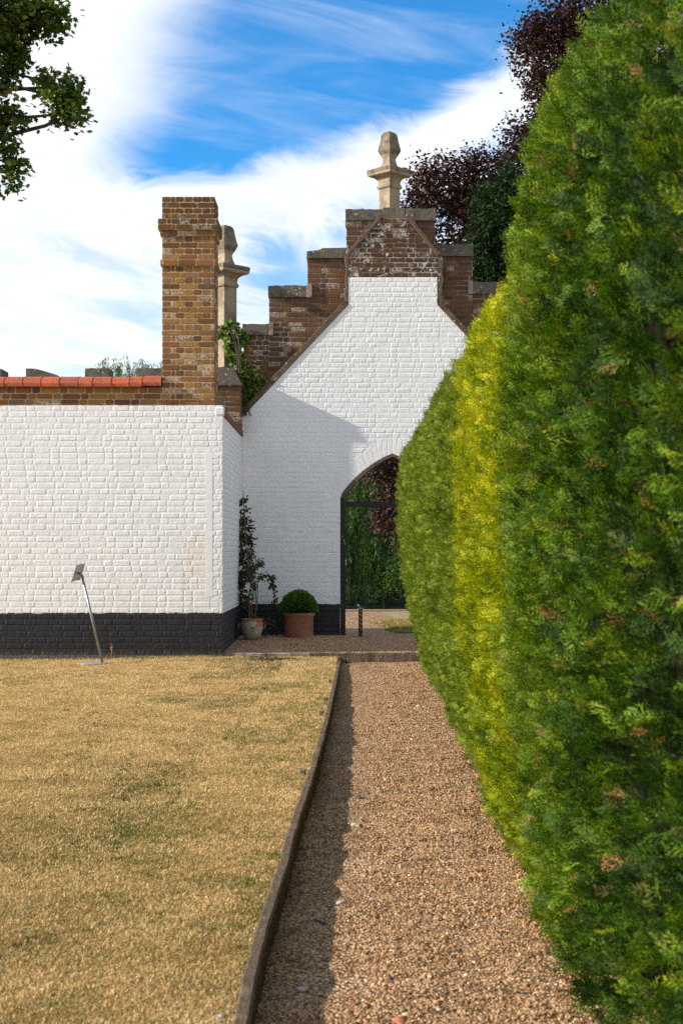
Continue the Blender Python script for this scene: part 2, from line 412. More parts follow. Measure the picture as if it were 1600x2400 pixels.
# ================================================================== ground
def zpath(Y): return -.015-.058*min(1, max(0, (18-Y)/9))
def zlawn(x, y):
    t = max(0, 1-abs(y-18.3)/1.6)*max(0, min(1, (x+3.6)/1.8))
    return .055*t+.012*mnoise.noise(Vector((x*.7, y*.7, 0)))*min(1, max(0, (-.5-x)*.6))
def grid(name, xs, ys, zf, m, label=None, kind='structure', smooth=True, xf=None):
    V = [((xf(x, y) if xf else x), y, zf(x, y)) for y in ys for x in xs]; nx = len(xs)
    Fc = [(j*nx+i, j*nx+i+1, (j+1)*nx+i+1, (j+1)*nx+i) for j in range(len(ys)-1) for i in range(nx-1)]
    o = link(name, mesh(name, V, Fc, m, smooth)); tag(o, label, kind=kind); return o

def lawn_mat():
    m, n, b = mat('dry_turf', .98, .05); p = n.pos(); X, Y, Z = n.sep(p)
    n1 = n.noise(p, .9, 5, .6); n2 = n.noise(p, 5, 5, .65); n3 = n.noise(n.scale(p, 1, .6, 1), 70, 4, .7); n4 = n.noise(p, 240, 3, .6)
    c = n.mix(n.ss(n2, .35, .65), (.62, .45, .255), (.52, .36, .185))
    c = n.mix(n.m('MULTIPLY', n.ss(n1, .48, .66), .55), c, (.33, .215, .10))
    gm = n.m('MULTIPLY', n.ss(n.noise(p, 1.7, 5, .65), .50, .66), n.mr(X, -3.2, -.3, .25, 1.0))
    c = n.mix(n.m('MULTIPLY', gm, .5), c, (.17, .16, .045))
    c = n.mix(n.m('MULTIPLY', n.ss(n3, .35, .7), .55), c, n.mix(1.0, c, (.45, .42, .38), 'MULTIPLY'))
    c = n.mix(n.m('MULTIPLY', n.ss(n4, .5, .75), .35), c, (.52, .38, .20))
    setc(n, b, c); bump(n, b, n.m('ADD', n3, n.m('MULTIPLY', n4, .5)), .9, .02); return m
def gravel_mat(name, scale=70, cols=None, dim=1.0):
    m, n, b = mat(name, .85, .2); p = n.pos()
    wv = n.noise(p, 30, 2, .5, 0, 1)
    pv = n.n.new('ShaderNodeVectorMath'); pv.operation = 'MULTIPLY_ADD'; n.l.new(wv, pv.inputs[0]); pv.inputs[1].default_value = (.012,)*3; n.l.new(p, pv.inputs[2])
    q = pv.outputs[0]
    cell = n.sep(n.vor(q, scale, 'Color'))[0]; cell2 = n.sep(n.vor(q, scale*2.1, 'Color'))[1]
    cols = cols or GRAV
    c = n.mix(.35, n.ramp(cell, cols, 'CONSTANT'), n.ramp(cell2, cols, 'CONSTANT'))
    ds = n.vor(q, scale, 'Distance')
    c = n.mix(n.ss(ds, .35, .75), c, n.mix(1.0, c, (.22, .18, .16), 'MULTIPLY'))
    c = n.mix(n.m('MULTIPLY', n.ss(n.noise(p, 2.5, 4, .6), .42, .64), .6), c, n.mix(1.0, c, (.62, .56, .5), 'MULTIPLY'))
    if dim != 1: c = n.mix(1.0, c, (dim, dim, dim), 'MULTIPLY')
    setc(n, b, c); bump(n, b, n.m('SUBTRACT', 1.0, ds), .9, .012); return m
GRAV = [(.0, (.46, .27, .115)), (.14, (.68, .48, .29)), (.28, (.27, .12, .05)), (.38, (.54, .33, .145)), (.52, (.76, .61, .43)),
        (.62, (.12, .07, .045)), (.71, (.40, .21, .085)), (.82, (.085, .07, .065)), (.88, (.62, .41, .22))]
M_lawn = lawn_mat(); M_grav = gravel_mat('gravel', 75); M_gravf = gravel_mat('gravel_far', 45)
M_grass = plain('distant_grass', (.13, .13, .04), (.20, .17, .06), rough=1, scale=3, bmp=.5, bd=.03)

o = grid('ground', np.linspace(-900, 900, 7), np.linspace(-700, 1200, 7), lambda x, y: -.6, M_grass); tag(o, 'rough grass ground reaching to the horizon', kind='structure')
# timber edging line (right top edge), from the photograph's positions
EP = [(799, 1545), (795, 1575), (786, 1612), (778, 1645), (772, 1680), (762, 1722), (748, 1772), (736, 1820), (722, 1862), (707, 1905), (694, 1942),
      (682, 2000), (668, 2061), (650, 2105), (633, 2145), (619, 2185), (607, 2250), (592, 2337), (584, 2400)]
ZT = .024
EL = []
for px, py in EP:
    Yq = F*(EYE-ZT)/(py-CY); EL.append(((px-CX)*Yq/F, Yq))
EL = [(-.062, 18.08)]+EL[0:] if EL[0][1] < 18.05 else EL
EL += [(-.285, 2.5), (-.30, .5), (-.31, -3), (-.31, -8)]
EY = [e[1] for e in EL][::-1]; EX = [e[0] for e in EL][::-1]
_pf = np.polyfit([e[1] for e in EL if e[1] > 3.9], [e[0] for e in EL if e[1] > 3.9], 4)
_yy = np.linspace(-8, 18.2, 400); _x0 = np.interp(_yy, EY, EX); _xx = np.where(_yy > 4.2, .6*np.polyval(_pf, np.clip(_yy, 4.2, 18))+.4*_x0, _x0); _w = np.ones(9)/9
_xs = np.convolve(np.pad(_xx, 4, mode='edge'), _w, 'valid')
def edge_x(y): return float(np.interp(y, _yy, _xs))
ys = np.concatenate([np.linspace(-8, 3, 12), np.linspace(3.2, 18.12, 90)])
tt = np.concatenate([[0, .01, .03, .06], np.linspace(.1, 1, 30)**1.6])
o = grid('lawn', tt, ys, lambda t, y: zlawn(edge_x(y)-.05-t*26, y)+.004, M_lawn, xf=lambda t, y: edge_x(y)-.045-t*26)
tag(o, 'sun scorched straw coloured lawn in front of the white wall', kind='structure')
def pz(x, y):
    e = edge_x(y); u = max(0, min(1, (x-e)/.5))
    return zpath(y)-.02*(1-u)+.018*mnoise.noise(Vector((x*3, y*3, 1)))+.010*mnoise.noise(Vector((x*11, y*11, 4)))
o = grid('path', np.linspace(0, 1, 24), np.concatenate([np.linspace(-8, 3, 12), np.linspace(3.1, 18.12, 160)]),
         lambda t, y: pz(edge_x(y)-.01+t*2.6, y), M_grav, xf=lambda t, y: edge_x(y)-.01+t*2.6)
tag(o, 'gravel path between the timber edging and the hedge', kind='structure')
o = grid('side_lawn', np.linspace(2.2, 40, 12), np.linspace(-8, 21.3, 8), lambda x, y: -.06, M_lawn); tag(o, 'dry lawn behind the clipped hedge', kind='structure')
def zc(x, y): return .092+.045*min(1, max(0, (y-18.2)/2.8))+.006*mnoise.noise(Vector((x*3, y*3, 2)))
def xcourt(u, y): return -1.62+u*8.6
o = grid('gravel_court', np.linspace(0, 1, 60), np.linspace(18.16, 21.38, 30), lambda u, y: zc(xcourt(u, y), y), M_grav, xf=xcourt)
tag(o, 'raised gravel strip before the arched wall', kind='structure')
o = grid('drive', np.linspace(-22, 22, 60), np.linspace(21.3, 32.5, 30), lambda x, y: .137+.008*mnoise.noise(Vector((x, y, 3)))-.10*max(0, (y-31.5)), M_gravf)
tag(o, 'gravel drive beyond the arch', kind='structure')
mw, nw, bw = mat('water', .06, .5); setc(nw, bw, (.012, .018, .010)); bump(nw, bw, nw.noise(nw.pos(), 3, 3, .5), .15, .02)
o = grid('pond', [-60, 60], [33, 44], lambda x, y: -.28, mw, smooth=False); tag(o, 'dark pond water beyond the drive', kind='structure')
o = grid('bank', np.linspace(-60, 60, 30), np.linspace(43.5, 80, 10), lambda x, y: -.45+min(.5, (y-43.5)*.25)+.05*mnoise.noise(Vector((x*.4, y*.4, 1))), plain('shaded_bank', (.022, .022, .012), (.012, .013, .008), rough=1, scale=4))  # near-black bank: its shade is put into the colour
tag(o, 'grassy bank on the far side of the pond', kind='structure')
o = grid('near_bank', np.linspace(-60, 60, 30), np.linspace(32.2, 34.0, 4), lambda x, y: .05-.30*(y-32.2), M_grass)
tag(o, 'near bank of the pond at the end of the drive', kind='structure')

# ================================================================== low white wall on the left
ZW = EYE+(CY-950)/k0; ZB = EYE+(CY-908)/k0             # top of the white paint, underside of the tiles
XL = -9.0; XCH0 = (380-CX)/k0; XCH1 = (503-CX)/k0
wall = thing('garden_wall', 'long low brick wall painted white over a black base with red clay coping tiles', 'wall', (XC-2, Y0, 0))
def at(o, par): o.location = -par.location if False else o.location; return o
WLOC = Vector(wall.location)
def child_off(par): return -Vector(par.location)
mb = MB(); mb.box(XL-WLOC.x, XC-.0022-WLOC.x, .0022, .33, -.3, ZW); mb.box(XC-.33-WLOC.x, XC-.0035-WLOC.x, .33, Y1-Y0-.01, -.3, 3.16)
mb.build('wall_core', M_paint, wall)
mb = MB(); mb.box(XL-WLOC.x, XCH0-WLOC.x-.002, .0035, .33, ZW+.001, ZB-.002); mb.build('mortar_bed', M_mort, wall)
bw_ = field(XL, XC-.002, -.08, ZW, lambda x, z: M_paint, 'flemish', seed=3)
def corner_cut(b): return [(p, m, f) for p, m, f in b if not (sum(q[0] for q in p)/len(p) > (505-CX)/k0 and sum(q[1] for q in p)/len(p) > 3.17)]
bw_ = corner_cut(bw_)
bb = field(XL, XCH0-.003, ZW, ZB, lambda x, z: M_stock, 'flemish', seed=5)
inview = lambda x, z: -4.35 < x and z > .02
lay(wall, bb, 60, inview, d=.006, off=(-WLOC.x, 0, 0), seed=2)
lay(wall, bw_, 225, inview, d=.0095, off=(-WLOC.x, 0, 0), seed=3)
rb = field(0, Y1-Y0-.01, -.05, 3.12, lambda x, z: M_paint, 'flemish', seed=6)
lay(wall, rb, 0, d=.0095, rotz=R(90), off=(XC-WLOC.x, 0, 0), seed=4)
# red brick-on-edge capping of the return
mb = MB(); mb.box(XC-.32-WLOC.x, XC+.02-WLOC.x, .16, Y1-Y0-.012, 3.125, 3.21); o = mb.build('capping', plain('red_capping', (.20, .07, .04), (.12, .05, .035)), wall, bevel=.004)
mb = MB(); mb.box((505-CX)/k0-WLOC.x, XC+.012-WLOC.x, -.012, .155, 3.125, 3.225); mb.build('corner_brick', M_paint, wall, bevel=.01)
# smooth painted strip near the corner
mb = MB()
xa, xb = (482-CX)/k0, (498-CX)/k0
mb.box(xa-WLOC.x, xb-WLOC.x, -.0012, .02, .81, 2.65); o = mb.build('render_strip', plain('cool_white_paint', (.79, .792, .785), (.755, .76, .76), rough=.5, scale=12, bmp=.4), wall)
o['label'] = 'smooth cooler white strip'
# coping tiles
x = XCH0-.004; r = random.Random(4); TX = [379, 334, 304, 262, 218, 184, 141, 98, 55, 12]
xs_ = [(t-CX)/k0 for t in TX]
while xs_[-1] > XL: xs_.append(xs_[-1]-r.uniform(.19, .24))
for i in range(len(xs_)-1):
    xa, xb = xs_[i+1]+.003, xs_[i]-.003
    zb = ZB+r.uniform(-.004, .004); yo = r.uniform(-.006, .006)
    prof = [(-.075, 0), (-.075, .045), (-.02, .115), (.165, .155), (.35, .115), (.40, .045), (.40, 0)]
    V = [(xa-WLOC.x, y+yo, z+zb) for y, z in prof]+[(xb-WLOC.x, y+yo, z+zb) for y, z in prof]; n = len(prof)
    if i == 0: V = [(v[0], v[1], v[2]+.012) for v in V]
    mb = MB(); mb.add(V, [tuple(range(n)), tuple(range(2*n-1, n-1, -1))]+[(k, (k+1) % n, n+(k+1) % n, n+k) for k in range(n)])
    mb.build('coping_tile', M_tile, wall, bevel=.004)
# ------------------------------------------------------------------ chimney
ch = thing('chimney', 'tall square chimney stack of yellow and brown stock bricks rising from the white wall', 'chimney', ((XCH0+XCH1)/2, Y0, ZW))
CL = Vector(ch.location); ZCT = EYE+(CY-461)/k0; CW = XCH1-XCH0; CD = .52
def zz(py): return EYE+(CY-py)/k0-CL.z
segs = [(950, 624, 0.0), (624, 609, .022), (609, 554, .0), (554, 540, .022), (540, 514, .048), (514, 461, .002)]
mb = MB()
for a, b, e in segs: mb.box(-CW/2-e+.004, CW/2+e-.004, -e+.0035, CD+e-.004, zz(a)+.002, zz(b)-.001)
mb.build('mortar_core', M_mort, ch)
mdark = brick_mat('sooty_brick', [(p, tuple(v*.36 for v in c)) for p, c in STOCK], .2, .05)
allf = []; 
for a, b, e in segs:
    mm = (lambda x, z, dk=(b < 520): mdark if dk else M_stock)
    f1 = field(-CW/2-e, CW/2+e, zz(a), zz(b), mm, 'english', seed=int(a))
    f2 = field(0, CD+2*e, zz(a), zz(b), mm, 'english', seed=int(a)+1)
    lay(ch, f1, 150, None, d=.006, off=(0, -e, 0), seed=int(a))
    lay(ch, f2, 60, None, d=.006, rotz=R(90), off=(CW/2+e, -e, 0), seed=int(a)+2)
    lay(ch, f2, 0, None, d=.006, rotz=R(-90), off=(-CW/2-e, CD+e, 0), seed=int(a)+3)
    lay(ch, f1, 0, None, d=.006, rotz=R(180), off=(0, CD+e, 0), seed=int(a)+4)

# ================================================================== gable wall with the arch
G = thing('gable_wall', 'white painted brick gable with black base and a pointed arched gateway', 'wall', (.69, Y1, .1))
GL = Vector(G.location)
def gx(px): return (px-CX)/k1
def gz(py): return EYE+(CY-py)/k1
APX = gx(919)
SLL = [(gx(566), gz(980)), (gx(816), gz(714))]         # left slope of the white face
xl0, zl0 = SLL[0]; xl1, zl1 = SLL[1]; sl = (zl1-zl0)/(xl1-xl0)
XR0 = 2*APX-xl0; XR1 = gx(1024)
NX0, NX1 = gx(816), gx(1024); NZ = gz(650)
ARC = [(gx(797), gz(1168)), (gx(803), gz(1153)), (gx(814), gz(1139)), (gx(830), gz(1122)), (gx(851), gz(1103)), (gx(876), gz(1085)), (gx(900), gz(1071)), (APX, gz(1063))]
XJ0 = ARC[0][0]; XJ1 = 2*APX-XJ0; ZSP = ARC[0][1]
ARCR = [(2*APX-x, z) for x, z in ARC[::-1]]
INTR = ARC+ARCR[1:]
def offset_arc(d):
    out = []
    for i, (x, z) in enumerate(ARC):
        a = ARC[max(0, i-1)]; b = ARC[min(len(ARC)-1, i+1)]; t = Vector((b[0]-a[0], b[1]-a[1])).normalized()
        nx, nz = -t.y, t.x
        if i == 0: nx, nz = -.9, .44
        if i == len(ARC)-1: nx, nz = 0, 1.18
        out.append((x+nx*d, z+nz*d))
    return out+[(2*APX-x, z) for x, z in out[::-1][1:]]
EXTR = offset_arc(.235)
# core as one prism with the opening as a notch
out = [(-1.55, -.2), (XJ0, -.2)]+INTR+[(XJ1, -.2), (XR0+.5, -.2), (XR0+.5, zl0-.5*sl*0-.35)]
out = [(XC-.02, -.2), (XJ0, -.2)]+INTR+[(XJ1, -.2), (XR0, -.2), (XR0, zl0), (NX1, zl1), (NX1, NZ), (NX0, NZ), (NX0, zl1), (xl0, zl0), (XC-.02, zl0-.05)]
mb = MB(); mb.prism([(x-GL.x, z-GL.z) for x, z in out], .0022, .17)
mb.build('wall_core', M_paint, G, tri=True)
out2 = [(XC-.02, -.2), (XJ0-.03, -.2)]+[(x, z+.03) for x, z in INTR]+[(XJ1+.03, -.2), (XR0, -.2), (XR0, zl0-.1), (XC-.02, zl0-.1)]
mb = MB(); mb.prism([(x-GL.x, z-GL.z) for x, z in out2], .172, .62); mb.build('wall_back', M_mort2, G, tri=True)
def gclips(x, z):
    c = []
    if z < zl1+.06:
        nrm = math.hypot(sl, 1)
        c.append((-sl/nrm, 1/nrm, (zl0-sl*xl0)/nrm)); c.append((sl/nrm, 1/nrm, (zl0+sl*XR0)/nrm))
    if z > zl1-.02: c += [(-1, 0, -NX0), (1, 0, NX1)]
    # outside the voussoir ring
    if z > ZSP-.06 and z < EXTR[7][1]+.05:
        xm = x if x <= APX else 2*APX-x; s = 1 if x <= APX else -1
        for i in range(7):
            a, b = EXTR[i], EXTR[i+1]
            if (a[0] <= xm <= b[0]) or (i == 0 and xm < a[0] and z > a[1]+.2*0 and z < b[1]) :
                t = Vector((b[0]-a[0], b[1]-a[1])).normalized(); nx, nz = -t.y, t.x
                # keep nx*x+nz*z >= nx*ax+nz*az
                if s == 1: c.append((-nx, -nz, -(nx*a[0]+nz*a[1])))
                else: c.append((nx, -nz, -(nx*a[0]+nz*a[1])+2*APX*nx))
                break
    return c
def in_open(x, z):
    if z < ZSP+.02: return XJ0+.002 < x < XJ1-.002
    xm = x if x <= APX else 2*APX-x
    if xm < EXTR[0][0]: return False
    return z < np.interp(xm, [e[0] for e in EXTR[:8]], [e[1] for e in EXTR[:8]])-.03
gb = []
for (xa, xb, z0, z1, sd) in [(XC, XJ0, .10, ZSP, 11), (XJ1, XR0, .10, ZSP, 12), (XC, XR0, ZSP, NZ, 13)]:
    gb += field(xa, xb, z0, z1, lambda x, z: M_paint, 'flemish', clips=gclips, seed=sd)
gb = [(p, m, f) for p, m, f in gb if not in_open(sum(q[0] for q in p)/len(p), sum(q[1] for q in p)/len(p))]
gview = lambda x, z: x < 1.6-(3-z)*.3 and z > .7
lay(G, gb, 262, gview, d=.0095, off=(-GL.x, 0, -GL.z), seed=8)
# voussoirs
def along(poly, n):
    P = [Vector(p) for p in poly]; L = [0]
    for a, b in zip(P, P[1:]): L.append(L[-1]+(b-a).length)
    res = []
    for k in range(n+1):
        d = L[-1]*k/n; i = min(len(P)-2, max(j for j in range(len(L)) if L[j] <= d+1e-9)); t = (d-L[i])/max(1e-6, L[i+1]-L[i])
        res.append(P[i].lerp(P[i+1], min(1, t)))
    return res
for side in (0, 1):
    a = along([(x, z) for x, z in ARC], 15); b = along(EXTR[:8], 15)
    for k in range(15):
        q = [a[k].lerp(a[k+1], .07), a[k].lerp(a[k+1], .93), b[k].lerp(b[k+1], .93), b[k].lerp(b[k+1], .07)]
        pts = [(v.x if side == 0 else 2*APX-v.x, v.y) for v in q]
        if side == 0: pts = pts[::-1]
        if parea(pts) < 0: pts = pts[::-1]
        V, Fc = brick_shape(0, 0, .006, .06, seed=k, poly=[(x-GL.x, z-GL.z) for x, z in pts])
        V = [(v[0], v[1]+.0008, v[2]) for v in V]
        link('voussoir', mesh('voussoir', V, Fc, M_paint), G)
# brown inner rim of the arch
ins = [(x+(APX-x)*.055, z-.045-.02*0) for x, z in INTR]; ins[0] = (INTR[0][0]+.045, INTR[0][1]); ins[-1] = (INTR[-1][0]-.045, INTR[-1][1])
n = len(INTR); V = []
for y in (-.004, .60):
    V += [(x-GL.x, y, z-GL.z) for x, z in INTR]; V += [(x-GL.x, y, z-GL.z) for x, z in ins]
Fc = []
for i in range(n-1):
    Fc += [(i, i+1, n+i+1, n+i), (n+i, n+i+1, 3*n+i+1, 3*n+i), (2*n+i, 3*n+i, 3*n+i+1, 2*n+i+1)]
mb = MB(); mb.add(V, Fc); mb.build('arch_rim', M_rake, G)
# pediment of lichened bricks above the white neck
PZ0 = NZ; PZ1 = gz(600); PT = gz(512)
ped = [(NX0, PZ0), (NX1, PZ0), (NX1, PZ1), (gx(950), PT), (gx(893), PT), (NX0, PZ1)]
mb = MB(); mb.prism([(x-GL.x, z-GL.z) for x, z in ped], .003, .17); mb.build('pediment_core', M_mort2, G)
def pclips(x, z):
    return [(-1, 0, -NX0), (1, 0, NX1)]+[hp for hp in (
        ((-(PT-PZ1)), (gx(893)-NX0), (-(PT-PZ1))*NX0+(gx(893)-NX0)*PZ1), ((PT-PZ1), (NX1-gx(950)), (PT-PZ1)*NX1+(NX1-gx(950))*PZ1)) if z > PZ1-.05]
pb = field(NX0, NX1, PZ0, PT, lambda x, z: M_lichb, 'flemish', clips=pclips, seed=21)
lay(G, pb, 25, None, d=.008, off=(-GL.x, 0, -GL.z), seed=9)
# rakes, side strips
def strip(name, pts, w, y0, y1, m, par, PL, seg=8):
    """band along a polyline in the wall plane, w to its left side, rough edge"""
    V = []; L = along(pts, seg); r = random.Random(len(pts)+seg)
    for v0, (a) in enumerate(L):
        i0 = max(0, v0-1); i1 = min(seg, v0+1); t = (L[i1]-L[i0]).normalized(); nn = Vector((-t.y, t.x)); j = r.uniform(-.014, .010)
        for (y, s) in ((y0, 0), (y0, w+j), (y1, w+j), (y1, 0)): V.append((a.x+nn.x*s-PL.x, y, a.y+nn.y*s-PL.z))
    Fc = [(0, 1, 2, 3), tuple(len(V)-4+q for q in (3, 2, 1, 0))]
    for k in range(seg):
        for q in range(4): Fc.append((4*k+q, 4*k+4+q, 4*k+4+(q+1) % 4, 4*k+(q+1) % 4))
    mb = MB(); mb.add(V, Fc); return mb.build(name, m, par, bevel=.006)
strip('rake_coping', [(xl0-.02, zl0-.02), (xl1, zl1+.0)], .085, -.012, .185, M_rake, G, GL, 14)
strip('rake_coping', [(NX1, zl1), (XR0+.02, zl0-.02)], .085, -.012, .185, M_rake, G, GL, 14)
strip('rake_coping', [(NX0+.0, PZ1-.01), (gx(897), PT+.03)], .055, -.014, .185, M_rake, G, GL, 6)
strip('rake_coping', [(gx(948), PT+.03), (NX1, PZ1-.01)], .065, -.014, .185, M_rake, G, GL, 6)
strip('neck_fillet', [(NX0, zl1+.03), (NX0, PZ1)], .05, -.004, .185, M_rake, G, GL, 6)
strip('neck_fillet', [(NX1, PZ1), (NX1, zl1+.03)], .09, .004, .185, M_rake, G, GL, 6)

# ================================================================== stepped wall behind
S = thing('stepped_wall', 'crow stepped dark brick wall with stone copings rising behind the white gable', 'wall', (.69, Y2, .1))
SL = Vector(S.location)
def sx(px): return (px-CX)/k2
def sz(py): return EYE+(CY-py)/k2
steps = [(570, 640, 759, 786), (630, 730, 669, 697), (720, 812, 581, 606), (811, 1019, 490, 518), (1019, 1107, 573, 601), (1107, 1212, 661, 689), (1212, 1305, 752, 780), (1305, 1400, 840, 866)]
cols = [(570, 630, 786), (630, 720, 697), (720, 811, 606), (811, 1019, 518), (1019, 1107, 601), (1107, 1200, 689), (1200, 1290, 780), (1290, 1390, 866)]
mb = MB(); sb = []
xw0 = sx(515)
def gable_z(x):
    return np.interp(x, [xl0, xl1, NX0+.001, NX1-.001, NX1, XR0], [zl0, zl1, gz(560), gz(560), zl1, zl0])
for i, (a, b, t) in enumerate(cols):
    mb.box(sx(a)-SL.x+.005, sx(b)-SL.x-(.005 if i == len(cols)-1 or cols[i+1][2] > t else -.007), .004+i*.0002, .42, sz(1010)-SL.z, sz(t)-SL.z-.001+i*.0001)
    bot = sz(1010)
    sb += field(sx(a), sx(b), bot if True else 0, sz(t), lambda x, z: M_old, 'flemish', pitch=.0745, seed=30+i)
mb.build('mortar_core', M_mort2, S)
sb = [q for q in sb if (lambda x, z: z > gable_z(x)-.16)(sum(u[0] for u in q[0])/len(q[0]), max(u[1] for u in q[0]))]
def stuck(x, z): return (z > gable_z(x)+.12 or x < xl0) and x < 2.75
lay(S, sb, 275, stuck, d=.007, off=(-SL.x, 0, -SL.z), seed=10)
def cope(par, PL, x0, x1, z0, z1, y0, y1, name='coping_stone', m=None, rough=.012, seed=0, taper=0, top=None):
    nx = max(3, int((x1-x0)/.06)); r = random.Random(seed); V = []
    for i in range(nx+1):
        x = x0+(x1-x0)*i/nx; zt = z1+r.uniform(-rough, rough*.3) if not top else top(i/nx)
        for y, z in ((y0, z0+r.uniform(-.003, .003)), (y0-.0+r.uniform(0, .006), zt-taper), (y0+.04, zt), (y1-.04, zt), (y1, zt-taper), (y1, z0)):
            V.append((x-PL.x, y, z-PL.z))
    Fc = [tuple(range(6)), tuple(nx*6+q for q in range(5, -1, -1))]
    for k in range(nx):
        for q in range(6): Fc.append((6*k+q, 6*k+6+q, 6*k+6+(q+1) % 6, 6*k+(q+1) % 6))
    mb = MB(); mb.add(V, Fc); return mb.build(name, m or M_cope, par, bevel=.004)
for i, (a, b, t, u) in enumerate(steps):
    x0, x1 = sx(a), sx(b)
    if a == 811:
        cope(S, SL, x0-.012, sx(896), sz(u), sz(t), -.03, .46, seed=i); cope(S, SL, sx(897), sx(948), sz(u), sz(t-3), -.03, .46, seed=i+50)
        cope(S, SL, sx(949), x1+.012, sz(u), sz(t-1), -.03, .46, seed=i+60)
    elif a == 720:
        cope(S, SL, x0-.01, x1-.005, sz(u), sz(t), -.03, .46, seed=i, top=lambda s: sz(t)+(-.055*(1-s) if s < .35 else -.012*(1-s)))
    elif a == 1107:
        cope(S, SL, x0, sx(1160), sz(u), sz(t), -.03, .46, seed=i); o = cope(S, SL, sx(1161), x1, sz(u), sz(t), -.03, .46, m=M_orange, seed=i+9); o['label'] = 'orange lichened coping stone'
    else: cope(S, SL, x0-(.01 if a < 811 else 0), x1+(0 if a < 811 else .01), sz(u), sz(t), -.03, .46, seed=i)
for (a, b, t, u) in [(719, 731, 667, 698), (631, 641, 757, 787), (1096, 1107, 658, 690), (812, 817, 575, 606)]:
    mb = MB(); mb.box(sx(a)-SL.x, sx(b)-SL.x, -.034, -.002, sz(u)-SL.z, sz(t)-SL.z); mb.build('end_stone', M_kerb, S, bevel=.004)

# finials -------------------------------------------------------------
def finial(name, label, cx, cy, zb, s, broken=False):
    t = thing(name, label, 'finial', (cx, cy, zb), group=None)
    q = math.sqrt(.5)
    def sec(nm, prof, m, sub=2, jit=.0):
        n = 4*sub; V = []; Fc = []; rr = random.Random(len(prof))
        for w, z in prof:                                # w: half diagonal
            c = [(w, 0), (0, w), (-w, 0), (0, -w)]
            for k in range(4):
                a, b = c[k], c[(k+1) % 4]
                for j in range(sub):
                    f = j/sub; V.append(((a[0]+(b[0]-a[0])*f)*s+rr.uniform(-jit, jit), (a[1]+(b[1]-a[1])*f)*s+rr.uniform(-jit, jit), z*s+rr.uniform(-jit, jit)))
        for i in range(len(prof)-1):
            for k in range(n): Fc.append((i*n+k, i*n+(k+1) % n, (i+1)*n+(k+1) % n, (i+1)*n+k))
        Fc += [tuple(range(n))[::-1], tuple((len(prof)-1)*n+k for k in range(n))]
        mb = MB(); mb.add(V, Fc); return mb.build(nm, m, t, bevel=.003)
    H = lambda py: (490-py)/k2
    W = lambda w: w/k2
    base = H(490)-(.78 if broken else 0)
    sec('shaft', [(W(25), base), (W(25), H(437))], M_fin)
    sec('capital', [(W(25), H(437)), (W(29.5), H(435)), (W(30.5), H(431)), (W(28), H(428)), (W(26), H(424)), (W(28), H(416)), (W(35), H(411)), (W(44), H(408)),
                    (W(51), H(406.5)), (W(53), H(403)), (W(53), H(400))], M_fin, 2)
    sec('slab', [(W(54), H(400)), (W(54.5), H(393)), (W(50), H(390)), (W(24), H(387))], M_finw, 3, .003)
    sec('urn_stem', [(W(22), H(388)), (W(20.5), H(382)), (W(17), H(375)), (W(15.5), H(366)), (W(17), H(362)), (W(22), H(356))], M_fin, 2, .001)
    sec('urn_head', [(W(22), H(356)), (W(23.5), H(353)), (W(27), H(347)), (W(27.5), H(344)), (W(25.5), H(335)), (W(22), H(322)), (W(19), H(310)), (W(17.5), H(306)), (W(12), H(301.5)), (W(4), H(300))], M_finw, 3, .004)
    return t
finial('stone_finial', 'carved limestone finial on the topmost step of the brick gable', sx(913), Y2+.2, sz(490), 1.0)

# ================================================================== pier and battlement on the left of the gable
YP = 21.14; kp = F/YP
XP0, XP1 = -2.08, (565-CX)/kp
PR = thing('brick_pier', 'short dark brick pier with sloping stone cap between chimney and gable', 'pier', ((XP0+XP1)/2, YP, .1))
PL_ = Vector(PR.location); pzt = EYE+(CY-905)/kp
mb = MB(); mb.box(XP0-PL_.x+.007, XP1-PL_.x-.007, .004, 1.0, 3.16-PL_.z, pzt-PL_.z); mb.build('mortar_core', M_mort2, PR)
pbk = field(XP0, XP1, 3.17, pzt, lambda x, z: M_old, 'flemish', pitch=.0735, seed=40)
lay(PR, pbk, 60, lambda x, z: z > 3.0, d=.006, off=(-PL_.x, 0, -PL_.z), seed=11)
pb2 = field(0, Y1-YP-.02, 3.17, pzt, lambda x, z: M_old, 'flemish', pitch=.0735, seed=41)
lay(PR, pb2, 0, d=.007, rotz=R(90), off=(XP1-PL_.x, 0, -PL_.z), seed=12)
ct = EYE+(CY-862)/kp
mb = MB(); xr = XP1+.01-PL_.x; xl = XP0-.02-PL_.x
poly = [(xl, pzt-PL_.z+.002), (xr, pzt-PL_.z+.002), (xr+.005, pzt+.03-PL_.z), (xr-.12, ct-.01-PL_.z), (xr-.17, ct-PL_.z), (xl, ct-PL_.z)]
mb.prism(poly, -.03, 1.02); mb.build('coping_stone', M_cope, PR, bevel=.006)
finial('stone_finial', 'carved limestone finial half hidden behind the brick chimney', (528-CX)/(F/21.72), 21.72, EYE+(CY-862)/(F/21.72)+.84, 1.085, True)
